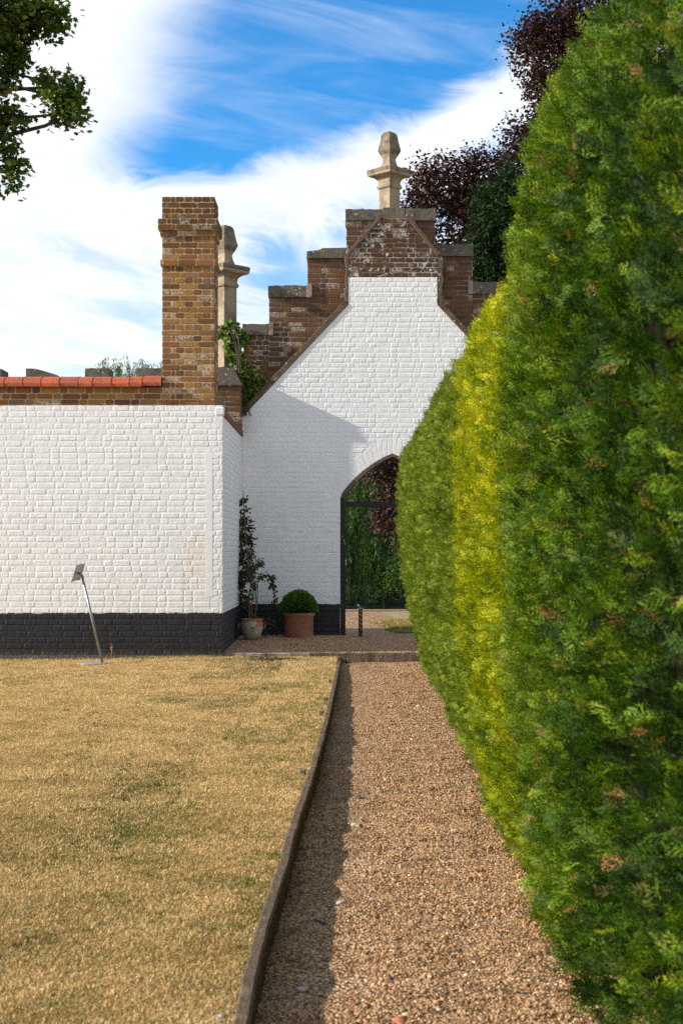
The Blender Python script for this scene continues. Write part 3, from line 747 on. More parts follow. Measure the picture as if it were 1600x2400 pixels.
# little scroll bracket at the finial's foot
BW = thing('battlement_wall', 'low dark brick wall with spaced stone coping blocks behind the clay tiles', 'wall', (-5.5, Y2, .1)); BL = Vector(BW.location)
mb = MB(); mb.box(-12-BL.x, -2.09-BL.x, .0, .4, -.1, sz(905)-BL.z); mb.build('wall_core', M_old, BW)
tops = {62: lambda s: sz(864)+(.0 if s < .25 else -.115*(s-.25)**1.2*1.25)}
for i, (a, b, t) in enumerate([(-190, -130, 866), (-65, 5, 862), (62, 136, 864), (200, 256, 862), (323, 385, 862), (-320, -255, 862)]):
    mb = MB(); mb.box(sx(a)+.02-BL.x, sx(b)-.02-BL.x, .002, .398, sz(905)-BL.z, sz(888)-BL.z); mb.build('merlon', M_old, BW)
    cope(BW, BL, sx(a), sx(b), sz(888), sz(t), -.03, .43, seed=70+i, rough=.02, top=tops.get(a))

# ================================================================== door frame in the arch
M_blackwood = plain('black_painted_timber', (.010, .010, .012), (.020, .018, .018), rough=.5, scale=30, bmp=.4)
D = thing('gate_frame', 'black timber gate frame with crossbar set in the pointed archway', 'gate frame', (APX, Y1+.03, .13)); DL = Vector(D.location)
for s in (0, 1):
    xa = XJ0+.004 if s == 0 else XJ1-.004-.075
    mb = MB(); mb.box(xa-DL.x, xa+.075-DL.x, -.02, .12, -.03, ZSP-.01-DL.z); mb.build('post', M_blackwood, D, bevel=.005)
mb = MB(); mb.box(XJ0+.081-DL.x, XJ1-.081-DL.x, .01, .09, gz(1188)-DL.z, gz(1176)-DL.z); mb.build('crossbar', M_blackwood, D, bevel=.004)
mb = MB(); mb.lathe([(.006, -.012), (.012, 0), (.006, .012)], 8, XJ0+.04-DL.x, -.028); 
o = mb.build('latch', plain('dull_brass', (.45, .36, .22), rough=.4, metal=.6), D, smooth=True); o.location.z = gz(1258)-DL.z
mb = MB(); mb.tube([(XJ0+.05-DL.x, -.03, gz(1264)-DL.z), (XJ0+.06-DL.x, -.035, gz(1270)-DL.z), (XJ0+.075-DL.x, -.03, gz(1278)-DL.z)], .005, 6)
mb.build('hook', plain('worn_steel', (.4, .4, .42), rough=.4, metal=.7), D)

# ================================================================== kerbs and edging
K = thing('kerb', 'low stone kerb edging the raised gravel strip', 'kerb', (.5, 18.12, 0)); KL = Vector(K.location)
kx = [(-1.66, -1.02, .10, .0), (-1.012, -.46, .10, .004), (-.452, .0, .104, -.012), (.008, .92, .108, -.03), (.93, 1.85, .106, -.028), (1.86, 2.8, .105, -.03), (2.81, 3.7, .104, -.03)]
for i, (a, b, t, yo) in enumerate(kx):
    cope(K, KL, a, b, -.15, t, yo+.0, yo+.085, name='kerb_stone', m=M_kerb if i < 2 else M_kerb_shaded, rough=.008, seed=90+i, taper=.006)

def wood_mat():
    m, n, b = mat('weathered_timber', .9, .15); p = n.pos()
    g = n.noise(n.scale(p, 30, 2.2, 30), 4, 6, .65, 1.2); n1 = n.noise(p, 7, 4, .6); n2 = n.noise(p, 60, 4, .65)
    c = n.mix(n.ss(g, .35, .65), (.16, .115, .075), (.075, .052, .035)); c = n.mix(n.m('MULTIPLY', n.ss(n1, .5, .65), .5), c, (.20, .17, .13))
    c = n.mix(n.m('MULTIPLY', n.ss(n2, .66, .72), .7), c, (.36, .34, .28)); c = n.mix(n.m('MULTIPLY', n.ss(n.noise(p, 12, 3), .68, .72), .7), c, (.38, .20, .04))
    setc(n, b, c); bump(n, b, n.m('ADD', g, n.m('MULTIPLY', n2, .4)), .9, .012); return m
M_wood = wood_mat()
TE = thing('timber_edging', 'weathered timber boards holding the lawn edge along the gravel path', 'edging', (-.15, 10, 0)); TL = Vector(TE.location)
breaks = [18.07, 10.6, 8.62, 6.9, 5.45, 2.0, -8]
for i in range(len(breaks)-1):
    ya, yb = breaks[i]-.004, breaks[i+1]+.004; n = max(6, int((ya-yb)/.12)); V = []; rr = random.Random(i)
    for k in range(n+1):
        y = ya+(yb-ya)*k/n; e = edge_x(y)+.003*mnoise.noise(Vector((0, y*1.7, i)))
        zt = ZT+.010*mnoise.noise(Vector((3, y*2.1, i)))+(-.012 if rr.random() < .1 else 0); w = .043+.004*mnoise.noise(Vector((7, y*3, 0)))
        if i == 1: w -= .006
        for xx, z in ((e, -.2), (e+.003, zt-.006), (e-.006, zt), (e-w+.006, zt+.002), (e-w, zt-.006), (e-w, -.2)): V.append((xx-TL.x, y-TL.y, z))
    Fc = [tuple(range(6)), tuple(n*6+q for q in range(5, -1, -1))]
    for k in range(n):
        for q in range(6): Fc.append((6*k+q, 6*k+6+q, 6*k+6+(q+1) % 6, 6*k+(q+1) % 6))
    mb = MB(); mb.add(V, Fc); mb.build('board', M_wood, TE)
M_grey = plain('grey_old_wood', (.26, .22, .17), (.13, .10, .075), rough=.95, scale=40, bmp=.8)
for px, py in [(780, 1588), (768, 1628), (757, 1664), (720, 1800)]:
    Yq = F*(EYE-.02)/(py+10-CY); xq = edge_x(Yq)-.075
    mb = MB(); mb.box(xq-.022-TL.x, xq+.018-TL.x, Yq-.02-TL.y, Yq+.02-TL.y, -.1, .045+random.uniform(-.01, .015)); mb.build('peg', M_grey, TE, bevel=.006)

# ================================================================== scatter with geometry nodes (stuff and foliage only)
def src(name, V, Fc, m, smooth=False):
    return bpy.data.objects.new(name, mesh(name, V, Fc, m, smooth))
def scatter(name, P, rot, scl, tint, idx, srcs, parent=None):
    me = bpy.data.meshes.new(name); n = len(P); me.vertices.add(n); me.vertices.foreach_set('co', np.ascontiguousarray(P, dtype=np.float32).ravel())
    for nm, tp, key, arr in (('rot', 'FLOAT_VECTOR', 'vector', rot), ('scl', 'FLOAT', 'value', scl), ('tint', 'FLOAT', 'value', tint), ('idx', 'INT', 'value', idx)):
        a = me.attributes.new(nm, tp, 'POINT'); a.data.foreach_set(key, np.ascontiguousarray(arr, dtype=np.int32 if tp == 'INT' else np.float32).ravel())
    o = link(name, me, parent)
    ng = bpy.data.node_groups.new(name, 'GeometryNodeTree'); ng.interface.new_socket('Geometry', in_out='INPUT', socket_type='NodeSocketGeometry')
    ng.interface.new_socket('Geometry', in_out='OUTPUT', socket_type='NodeSocketGeometry')
    gi = ng.nodes.new('NodeGroupInput'); go = ng.nodes.new('NodeGroupOutput'); ip = ng.nodes.new('GeometryNodeInstanceOnPoints')
    jg = ng.nodes.new('GeometryNodeJoinGeometry')
    for s_ in srcs[::-1]:
        oi = ng.nodes.new('GeometryNodeObjectInfo'); oi.inputs['Object'].default_value = s_; oi.inputs['As Instance'].default_value = True; ng.links.new(oi.outputs['Geometry'], jg.inputs[0])
    def na(nm, tp):
        q = ng.nodes.new('GeometryNodeInputNamedAttribute'); q.data_type = tp; q.inputs['Name'].default_value = nm; return q.outputs[0]
    ng.links.new(gi.outputs[0], ip.inputs['Points']); ng.links.new(jg.outputs[0], ip.inputs['Instance']); ip.inputs['Pick Instance'].default_value = True
    ng.links.new(na('idx', 'INT'), ip.inputs['Instance Index'])
    e2r = ng.nodes.new('FunctionNodeEulerToRotation'); ng.links.new(na('rot', 'FLOAT_VECTOR'), e2r.inputs[0]); ng.links.new(e2r.outputs[0], ip.inputs['Rotation'])
    ng.links.new(na('scl', 'FLOAT'), ip.inputs['Scale']); ng.links.new(ip.outputs[0], go.inputs[0])
    md = o.modifiers.new('scatter', 'NODES'); md.node_group = ng
    return o
def eulers(Z, up_rand):
    """rotations taking local +Z to the given directions with a random roll"""
    out = np.empty((len(Z), 3))
    for i in range(len(Z)):
        q = Vector(Z[i]).to_track_quat('Z', 'Y') @ Matrix.Rotation(up_rand[i], 4, 'Z').to_quaternion(); e = q.to_euler(); out[i] = e
    return out

# ---- hedge
def frond(seed, n=12, L=.10, flat=.25):
    """a scale-leaf spray: an axis with fine tapering branchlets, themselves branched"""
    r = random.Random(seed); V = []; Fc = []
    def blade(a, b, w):
        a = Vector(a); b = Vector(b); t = (b-a).normalized(); s = t.cross(Vector((r.uniform(-.5, .5), 1, r.uniform(-.5, .5)))).normalized()*w
        m_ = a.lerp(b, .5); k = len(V)
        V.extend([a-s*.6, a+s*.6, m_+s, b, m_-s]); Fc.append((k, k+1, k+2, k+3, k+4))
    bend = r.uniform(-.25, .25)
    P = lambda z: Vector((bend*z*z/L, r.uniform(-.001, .001)+flat*.5*z*z/L, z))
    blade(P(-.02), P(L), .0022)
    for i in range(n):
        z = L*(.02+.9*i/n); s = -1 if i % 2 else 1; l = L*(.55-.36*i/n)*r.uniform(.7, 1.25); a = P(z)
        b = a+Vector((s*l*.72, r.uniform(-flat, flat)*l, l*.7)); blade(a, b, .0026)
        for q, sg in ((.3, 1), (.5, -1), (.7, 1)):
            c = a.lerp(b, q); ll = l*.42*(1.1-q*.5)
            blade(c, c+Vector((s*ll*(.15 if sg > 0 else .95), r.uniform(-.35, .35)*ll, ll*(1 if sg > 0 else .25))), .0022)
    return V, Fc
def hedge_mat(name, stops): return leaf_mat(name, stops, True, .23, .6, .2)
GREEN = [(.0, (.020, .055, .008)), (.3, (.065, .145, .010)), (.6, (.17, .28, .012)), (.86, (.34, .42, .022)), (.93, (.16, .20, .06)), (.97, (.30, .20, .08)), (1.0, (.32, .15, .05))]
GREENF = [(.0, (.050, .09, .010)), (.3, (.15, .22, .016)), (.6, (.28, .37, .025)), (.86, (.37, .44, .06)), (.95, (.26, .28, .07)), (1.0, (.24, .18, .07))]
GOLD = [(.0, (.06, .12, .008)), (.3, (.19, .28, .009)), (.6, (.38, .43, .010)), (.9, (.58, .56, .012)), (.96, (.40, .28, .05)), (1.0, (.28, .14, .04))]
M_hg = hedge_mat('green_conifer', GREEN); M_hf = hedge_mat('olive_conifer', GREENF); M_hy = hedge_mat('golden_conifer', GOLD)
M_core = plain('interior_shade', (.012, .012, .006), (.006, .007, .004), rough=1, spec=0, scale=25, bmp=.6)  # near-black: shade between the sprays put into the colour
_top = [(.70, 2.52), (.80, 2.62), (1.0, 2.69), (1.4, 2.74), (1.8, 2.68), (2.1, 2.4), (2.2, 0)]
PROF = {'near': [(.78, -.12), (.73, .25), (.68, .8), (.655, 1.5), (.655, 2.1), (.68, 2.6), (.73, 2.85), (.79, 3.07), (.88, 3.24), (1.08, 3.38), (1.5, 3.46), (1.9, 3.35), (2.15, 2.8), (2.2, 0)],
        'gold': [(.82, -.12), (.77, .3), (.705, .8), (.665, 1.4), (.66, 1.9), (.67, 2.25), (.68, 2.42)]+_top,
        'mid': [(.90, -.1), (.83, .35), (.74, .8), (.66, 1.4), (.635, 1.9), (.65, 2.25), (.67, 2.45)]+_top,
        'far': [(.96, -.1), (.87, .35), (.76, .75), (.68, 1.2), (.645, 1.7), (.645, 2.15), (.665, 2.36)]+_top}
def hedge(key, label, ya, yb, m, n, frs, s0, endr=.20, dens_face=.85):
    endr = .10 if key == 'near' else endr
    t = thing('hedge_conifer', label, 'hedge', (1.4, (ya+yb)/2, 0), group='clipped conifers forming the hedge along the path')
    TLc = np.array(t.location)
    P = np.array(PROF[key]); d = np.r_[0, np.cumsum(np.hypot(*np.diff(P, axis=0).T))]; L = d[-1]
    def surf(s, y, inset=0.0):
        x = np.interp(s, d, P[:, 0]); z = np.interp(s, d, P[:, 1])
        e = np.minimum(y-ya, yb-y); k = np.clip(1-e/.45, 0, 1)**2.2
        cx, cz = 1.4, 1.2
        x = x+(cx-x)*endr*k*.9; z = z-np.maximum(z-1.5, 0)*.05*k
        if key == 'near': x = x+.04*np.clip(4.9-y, 0, 3)**2*np.clip(1-(x-.6)/1.2, 0, 1)
        if key == 'near': z = z-np.maximum(z-1.5, 0)*.09*np.clip(5.4-y, 0, 3)
        und = np.array([mnoise.noise(Vector((float(a)*1.3, float(b)*1.1, hash(key) % 7*0+len(key)))) for a, b in zip(np.atleast_1d(s), np.atleast_1d(y))])
        und2 = np.array([mnoise.noise(Vector((float(a)*5, float(b)*4, len(key)))) for a, b in zip(np.atleast_1d(s), np.atleast_1d(y))])
        und3 = np.array([mnoise.noise(Vector((float(a)*13, float(b)*13, 3))) for a, b in zip(np.atleast_1d(s), np.atleast_1d(y))])
        off = .032*und+.026*und2+.040*und3-inset
        dl = np.stack([np.interp(s+.05, d, P[:, 0])-np.interp(s-.05, d, P[:, 0]), np.interp(s+.05, d, P[:, 1])-np.interp(s-.05, d, P[:, 1])], -1)
        nn = np.stack([-dl[..., 1], dl[..., 0]], -1); nn /= np.linalg.norm(nn, axis=-1, keepdims=True)+1e-9
        return x+nn[..., 0]*off, z+nn[..., 1]*off, nn
    # inner shell, near-black to stand for shade inside the foliage
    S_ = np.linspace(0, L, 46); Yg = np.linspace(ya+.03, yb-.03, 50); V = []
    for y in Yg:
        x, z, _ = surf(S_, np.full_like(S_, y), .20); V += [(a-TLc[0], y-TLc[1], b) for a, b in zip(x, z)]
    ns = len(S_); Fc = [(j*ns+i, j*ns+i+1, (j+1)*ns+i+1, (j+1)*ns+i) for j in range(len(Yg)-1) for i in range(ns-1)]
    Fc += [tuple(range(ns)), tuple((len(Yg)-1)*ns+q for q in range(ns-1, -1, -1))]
    mb = MB(); mb.add(V, Fc); o = mb.build('shade_shell', M_core, t, smooth=True)
    sf = d[9]; nf = int(n*dens_face); nb = n-nf; n = nf+nb
    s = np.r_[rng.uniform(0, sf, nf), rng.uniform(sf, L, nb)]; y = rng.uniform(ya, yb, n)
    pock = np.array([mnoise.noise(Vector((float(a)*15, float(b)*15, 44))) for a, b in zip(s, y)])
    if key == 'near': pock = np.array([mnoise.noise(Vector((float(a)*12, float(b)*14, 44))) for a, b in zip(s, y)])+.02
    kk = pock > -.10+.12*rng.random(n); s, y = s[kk], y[kk]; n = len(s)
    lo_, hi_ = y < ya+.2, y > yb-.2; y = y+np.where(lo_ | hi_, rng.normal(0, .07, n), 0)
    x, z, nn = surf(s, np.clip(y, ya, yb), 0); dep = rng.uniform(-.075, .016, n)+np.where(rng.random(n) < .02, rng.uniform(0, .05, n), 0)
    nx = nn[:, 0]; nz = nn[:, 1]
    e = np.minimum(y-ya, yb-y); ek = np.clip(1-e/.3, 0, 1)*np.where(y-ya < yb-y, -1, 1)*.9
    Pn = np.stack([x+nx*dep, y, z+nz*dep], -1)
    cy_ = np.array([mnoise.noise(Vector((float(a)*7, float(b)*7, 21))) for a, b in zip(s, y)]); cz_ = np.array([mnoise.noise(Vector((float(a)*7, float(b)*7, 31))) for a, b in zip(s, y)])
    ax = np.stack([nx*.8, ek-.15+1.5*cy_+rng.normal(0, .25, n), nz*.8+.40+1.2*cz_+rng.normal(0, .22, n)], -1); ax[:, 0] += rng.normal(0, .25, n)
    rot = eulers(ax, rng.uniform(0, 6.28, n))
    cl = np.array([mnoise.noise(Vector((float(a)*3.1, float(b)*3.1, 5))) for a, b in zip(s, y)]); c2 = np.array([mnoise.noise(Vector((float(a)*12, float(b)*12, 9))) for a, b in zip(s, y)])
    tint = np.clip(.50+(.16+.15*(z-1.7) if key == 'gold' else 0)+.40*cl+.55*c2+rng.normal(0, .16, n)+np.where(rng.random(n) < .25, .25, -.08)+(np.clip((y-4.9)*.30, -.26, .16) if key == 'near' else 0), 0, .90)  # near plant's tint darkens toward its near end, shade put into the colour
    rare = rng.random(n) < .035; tint[rare] = rng.uniform(.92, 1, rare.sum())
    o = scatter('foliage', Pn-TLc, rot, s0*rng.uniform(.7, 1.25, n), tint, rng.integers(0, len(frs), n), frs, t); tag(o, kind='stuff')
frs = {}
for nm, m_, fl in (('g', M_hg, .25), ('f', M_hf, .25), ('y', M_hy, .3)):
    frs[nm] = [src('spray', *frond(60+i, 8+i % 3, .085+.01*(i % 3), fl), m_) for i in range(5)]
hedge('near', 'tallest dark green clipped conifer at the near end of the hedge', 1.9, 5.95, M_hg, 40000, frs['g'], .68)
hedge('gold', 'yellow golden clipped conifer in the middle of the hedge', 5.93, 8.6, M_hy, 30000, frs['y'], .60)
hedge('mid', 'mid green clipped conifer just beyond the golden one', 8.58, 12.6, M_hf, 36000, frs['f'], .55)
hedge('far', 'last green clipped conifer nearest the archway', 12.58, 17.4, M_hf, 36000, frs['f'], .55)

# ---- grass blades on the lawn
def tuft(seed, n=10):
    r = random.Random(seed); V = []; Fc = []
    for i in range(n):
        a = r.uniform(0, 6.28); l = r.uniform(.007, .021); tl = r.uniform(.5, 1.35); bx, by = r.uniform(-.025, .025), r.uniform(-.025, .025); w = r.uniform(.0009, .0018)
        dx_, dy_ = math.cos(a), math.sin(a); px_, py_ = -dy_*w, dx_*w
        h1 = l*.6*math.cos(tl*.6); o1 = l*.6*math.sin(tl*.6); h2 = h1+l*.4*math.cos(tl*1.2); o2 = o1+l*.4*math.sin(tl*1.2); k = len(V)
        V += [(bx-px_, by-py_, -.004), (bx+px_, by+py_, -.004), (bx+dx_*o1+px_*.8, by+dy_*o1+py_*.8, h1), (bx+dx_*o2, by+dy_*o2, max(.001, h2)), (bx+dx_*o1-px_*.8, by+dy_*o1-py_*.8, h1)]
        Fc += [(k, k+1, k+2, k+4), (k+4, k+2, k+3)]
    return V, Fc
M_blade = leaf_mat('straw_blade', [(.0, (.80, .58, .35)), (.25, (.70, .485, .27)), (.5, (.47, .305, .155)), (.62, (.30, .26, .085)), (.8, (.16, .18, .045)), (1.0, (.09, .145, .022))], True, .15, .8, .1)
ts = [src('tuft', *tuft(i), M_blade) for i in range(6)]
n = 100000
yy = 3.6*(18.05/3.6)**(rng.random(n)**.82); tx = rng.random(n); xx = np.array([edge_x(y) for y in yy])-.05-tx*(yy*.262+.3)
edge = np.exp(-tx*(yy*.26)/.8)
g = np.array([mnoise.noise(Vector((x*1.3, y*.8, 3)))+.5*mnoise.noise(Vector((x*4.3, y*3, 8))) for x, y in zip(xx, yy)])
green = np.clip((g-.24)*.9+.55*edge*(g > -.2), 0, .7)
tint = np.where(rng.random(n) < green*.9, rng.uniform(.6, .95, n), np.clip(.27-.26*np.array([mnoise.noise(Vector((x*2.2, y*2.8, 17))) for x, y in zip(xx, yy)])+rng.uniform(-.28, .28, n), 0, .57))
zz_ = np.array([zlawn(x, y) for x, y in zip(xx, yy)])+.004
rot = np.stack([rng.normal(0, .15, n), rng.normal(0, .15, n), rng.uniform(0, 6.28, n)], -1)
o = scatter('lawn_grass', np.stack([xx, yy, zz_], -1), rot, rng.uniform(.7, 1.25, n)*np.clip(.85+yy*.02, .8, 1.2), tint, rng.integers(0, 6, n), ts)
tag(o, 'short dry straw coloured grass blades', kind='stuff')

# ---- pebbles on the path
def pebble(seed):
    r = random.Random(seed); bm = bmesh.new(); bmesh.ops.create_icosphere(bm, subdivisions=1, radius=.5)
    sx_, sy_, sz_ = r.uniform(.8, 1.15), r.uniform(.6, .95), r.uniform(.4, .7)
    for v in bm.verts: v.co = Vector((v.co.x*sx_, v.co.y*sy_, v.co.z*sz_))*r.uniform(.82, 1.12)
    V = [tuple(v.co) for v in bm.verts]; Fc = [tuple(v.index for v in f.verts) for f in bm.faces]; bm.free(); return V, Fc
mp, npb, bp = mat('pebble', .75, .3)
cpb = npb.ramp(npb.attr('tint', 'INSTANCER'), GRAV, 'CONSTANT'); cpb = npb.mix(1.0, cpb, (.94, .90, .86), 'MULTIPLY'); cpb = npb.mix(npb.ss(npb.noise(npb.pos(), 90, 3), .35, .7), cpb, npb.mix(1.0, cpb, (.66, .60, .54), 'MULTIPLY'))
setc(npb, bp, cpb)
pbs = [src('pebble', *pebble(i), mp) for i in range(6)]
n = 150000
yy = 3.7*(18.0/3.7)**(rng.random(n)**1.25); ex = np.array([edge_x(y) for y in yy]); xx = ex+.005+rng.random(n)*(1.18-ex*0+.05)
zz_ = np.array([pz(x, y) for x, y in zip(xx, yy)])+rng.uniform(-.002, .003, n)
dens = np.array([mnoise.noise(Vector((x*3, y*2.2, 11))) for x, y in zip(xx, yy)])
keep = (dens+.55 > rng.random(n)*.9) | (xx > ex+.35)
sz_ = (.0055+.0075*rng.random(n)**2.2)*np.clip(.9+yy*.022, 1, 1.35)*np.where(xx < ex+.3, .85, 1.08)
big = rng.random(n) < .004; sz_[big] *= 2.0
rot = rng.uniform(0, 6.28, (n, 3)); rot[:, :2] *= .12
o = scatter('pebbles', np.stack([xx, yy, zz_], -1)[keep], rot[keep], sz_[keep]*1.08, rng.random(n)[keep], rng.integers(0, 6, n)[keep], pbs)
tag(o, 'loose golden brown pebbles covering the path', kind='stuff')
n = 30000
yy = rng.uniform(18.2, 21.35, n); xx = rng.uniform(-1.6, 1.7, n); zz_ = np.array([zc(x, y) for x, y in zip(xx, yy)])
rot = rng.uniform(0, 6.28, (n, 3)); rot[:, :2] *= .12
o = scatter('court_pebbles', np.stack([xx, yy, zz_], -1), rot, .009+.012*rng.random(n)**2, rng.random(n), rng.integers(0, 6, n), pbs)
tag(o, 'pebbles covering the raised strip before the arch', kind='stuff')

# hedge clippings and dead sprays along the foot of the hedge
n = 420; yy = 3.2*(17/3.2)**rng.random(n); xx = .80-np.abs(rng.normal(0, .16, n)); zz_ = np.array([pz(x, y) for x, y in zip(xx, yy)])+.008
rot = np.stack([R(90)+rng.normal(0, .15, n), rng.normal(0, .15, n), rng.uniform(0, 6.28, n)], -1)
o = scatter('hedge_litter', np.stack([xx, yy, zz_], -1), rot, rng.uniform(.25, .5, n), np.where(rng.random(n) < .5, rng.uniform(.95, 1, n), rng.uniform(0, .4, n)), rng.integers(0, 5, n), frs['g'])
tag(o, 'dead sprays dropped along the foot of the hedge', kind='stuff')
# ================================================================== leaf clouds (real small faces)
def cards(P, ax, up, L, W, shape):
    """place a flat leaf polygon (k,2 in length,width units) at each P"""
    ax = ax/np.linalg.norm(ax, axis=1, keepdims=True); s = np.cross(ax, up); s /= np.linalg.norm(s, axis=1, keepdims=True)+1e-9
    sh = np.array(shape); n = len(P); k = len(sh)
    V = P[:, None, :]+ax[:, None, :]*(sh[None, :, 0, None]*L[:, None, None])+s[:, None, :]*(sh[None, :, 1, None]*W[:, None, None])
    return V.reshape(n*k, 3), k
OVAL = [(0, 0), (.35, .32), (.75, .26), (1, 0), (.75, -.26), (.35, -.32)]
RHOMB = [(0, 0), (.45, .36), (1, 0), (.45, -.36)]
MAPLE = [(0, 0), (-.08, .28), (.18, .22), (.22, .52), (.42, .30), (.62, .42), (.62, .16), (1, 0), (.62, -.16), (.62, -.42), (.42, -.30), (.22, -.52), (.18, -.22), (-.08, -.28)]
def rdir(n): v = rng.normal(size=(n, 3)); return v/np.linalg.norm(v, axis=1, keepdims=True)
def clumped(centers, radii, nclump, nleaf, cr, flat=1.0, edge=.55):
    """leaf positions: clumps of leaves spread through ellipsoids"""
    vol = np.array([(r[0]*r[2])**1.0 for r in radii]); vol /= vol.sum(); P = []; T = []; CC = []
    for c, r, v in zip(centers, radii, vol):
        k = max(2, int(nclump*v)); d = rdir(k)*(rng.random(k)**(1/3*.8))[:, None]; cc = np.array(c)+d*np.array(r); CC.append(cc)
        for q in cc:
            tv = rng.random(); m_ = max(3, int(nleaf*rng.uniform(.5, 1.4))); dd = rng.normal(size=(m_, 3))*cr*np.array([1, 1, flat]); P.append(q+dd); T.append(np.clip(tv+rng.normal(0, .15, m_), 0, 1))
    return np.concatenate(P), np.concatenate(T), np.concatenate(CC)
def limb(mb, a, b, r0, r1, sag=.15, n=6, seed=0):
    r = random.Random(seed); a = Vector(a); b = Vector(b); L = (b-a).length; pts = []; rs = []
    for i in range(n+1):
        t = i/n; p = a.lerp(b, t)+Vector((r.uniform(-1, 1), r.uniform(-1, 1), r.uniform(-.6, .6)))*L*.035*math.sin(math.pi*t)+Vector((0, 0, sag*L*math.sin(math.pi*t)*.4)); pts.append(p); rs.append(r0+(r1-r0)*t)
    mb.tube(pts, rs, 7); return pts
M_bark = plain('bark', (.17, .145, .115), (.08, .065, .05), rough=.95, scale=12, bmp=.8, bd=.02)
M_barkd = plain('dark_bark', (.09, .075, .06), (.045, .035, .03), rough=.95, scale=12, bmp=.8, bd=.02)

def tree(name, label, cat, base, trunk_top, cl, Y, leafm, bark, shape, Ls, Wr, nclump, nleaf, cr, trunk_r, hang=0.0, extra=None, group=None, depth=1.6, twig=True, fork=.45):
    t = thing(name, label, cat, base, group=group); TB = np.array(base)
    cen = []; rad = []
    for c in cl:
        px, py, rx, ry = c[:4]; yy_ = Y+(c[4] if len(c) > 4 else 0); k = F/yy_; X, Z = PX(px, py, yy_); cen.append((X, yy_, Z)); rad.append((rx/k, depth*min(rx, ry)/k+.3, ry/k))
    P, T, CCs = clumped(cen, rad, nclump, nleaf, cr)
    n = len(P); ax = rdir(n); ax[:, 2] = ax[:, 2]*.6-hang; up = rdir(n); up[:, 2] = np.abs(up[:, 2])+1.0
    L = Ls*rng.uniform(.7, 1.25, n); V, k = cards(P-TB, ax, up, L, L*Wr, shape)
    o = link('foliage', npmesh('foliage', V, k, leafm, T), t); tag(o, kind='stuff')
    mb = MB(); tt_ = Vector(trunk_top)-Vector(base); mb.tube([(0, 0, -.3), (tt_.x*.3, tt_.y*.3, tt_.z*.35), (tt_.x*.7, tt_.y*.7, tt_.z*.7), tuple(tt_)], [trunk_r*1.25, trunk_r, trunk_r*.75, trunk_r*.4], 10)
    mb.build('trunk', bark, t, smooth=True)
    mb = MB(); rr = random.Random(5)
    for i, (c, r_) in enumerate(zip(cen, rad)):
        q = rr.uniform(fork, .95); a = tt_*q; b = Vector(c)-Vector(base); dist = (b-a).length
        r0 = min(trunk_r*.42, .012+dist*.016); pts = limb(mb, a, b, r0, r0*.28, .12, 7, i)
        if twig:
            for j in range(int(7+r_[0]*5)):
                s_ = pts[rr.randrange(3, len(pts))]; e_ = b+Vector((rr.uniform(-1, 1)*r_[0], rr.uniform(-1, 1)*r_[1], rr.uniform(-.9, .9)*r_[2])); limb(mb, s_, e_, r0*.25, .006, .05, 4, j+i*50)
    o = mb.build('branches', bark, t, smooth=True)
    if extra: extra(t, TB)
    return t

M_beech = leaf_mat('copper_beech_leaf', [(.0, (.016, .008, .009)), (.4, (.034, .011, .011)), (.75, (.070, .020, .016)), (.93, (.12, .038, .024)), (1, (.085, .07, .03))], False, .12, .42, .45)
M_syc = leaf_mat('sycamore_leaf', [(.0, (.03, .065, .012)), (.5, (.075, .14, .02)), (.8, (.15, .21, .035)), (1.0, (.28, .24, .07))], False, .3, .5, .3)
M_will = leaf_mat('willow_leaf', [(.0, (.012, .035, .008)), (.5, (.055, .12, .02)), (1.0, (.16, .24, .045))], False, .3, .55, .3)
M_con = leaf_mat('dark_conifer_leaf', [(.0, (.008, .020, .008)), (.5, (.018, .045, .015)), (1.0, (.045, .085, .022))], False, .1, .7, .2)
M_wood2 = leaf_mat('wood_leaf', [(.0, (.010, .018, .006)), (.6, (.025, .045, .012)), (1.0, (.05, .075, .02))], False, .15, .7, .2)

tree('copper_beech', 'large copper beech with dark purple leaves behind the gable', 'tree', (6.6, 41, -.1), (6.9, 41, 15.5),
     [(1235, 110, 42, 45), (1290, 60, 55, 50), (1350, 30, 50, 50), (1420, 50, 55, 60), (1300, 150, 50, 45), (1375, 130, 45, 45), (1255, 190, 34, 30, -1), (1290, 235, 35, 45), (1275, 290, 40, 40), (1320, 260, 35, 50),
      (1225, 320, 40, 35), (1280, 350, 45, 40), (1205, 365, 38, 32), (1260, 400, 40, 40), (1175, 420, 40, 40), (1115, 385, 40, 28), (1085, 430, 40, 45), (1020, 405, 48, 32), (985, 440, 35, 40), (965, 500, 26, 45), (1030, 480, 45, 45),
      (1090, 500, 40, 50), (1140, 480, 40, 50), (1045, 555, 45, 28, 1), (1110, 570, 40, 30), (1240, 470, 50, 50), (1330, 340, 60, 80), (1480, 120, 90, 110), (1420, 250, 80, 110), (1560, 300, 120, 160), (1450, 480, 120, 140),
      (880, 1085, 42, 34, -2), (925, 1095, 45, 50, -2), (925, 1160, 40, 42, -2), (905, 1215, 34, 30, -2), (945, 1230, 38, 36, -2), (990, 1180, 60, 110, -2), (1060, 1000, 80, 120, -2)],
     40.5, M_beech, M_bark, OVAL, .108, 1.0, 3800, 27, .19, .55, hang=.25)
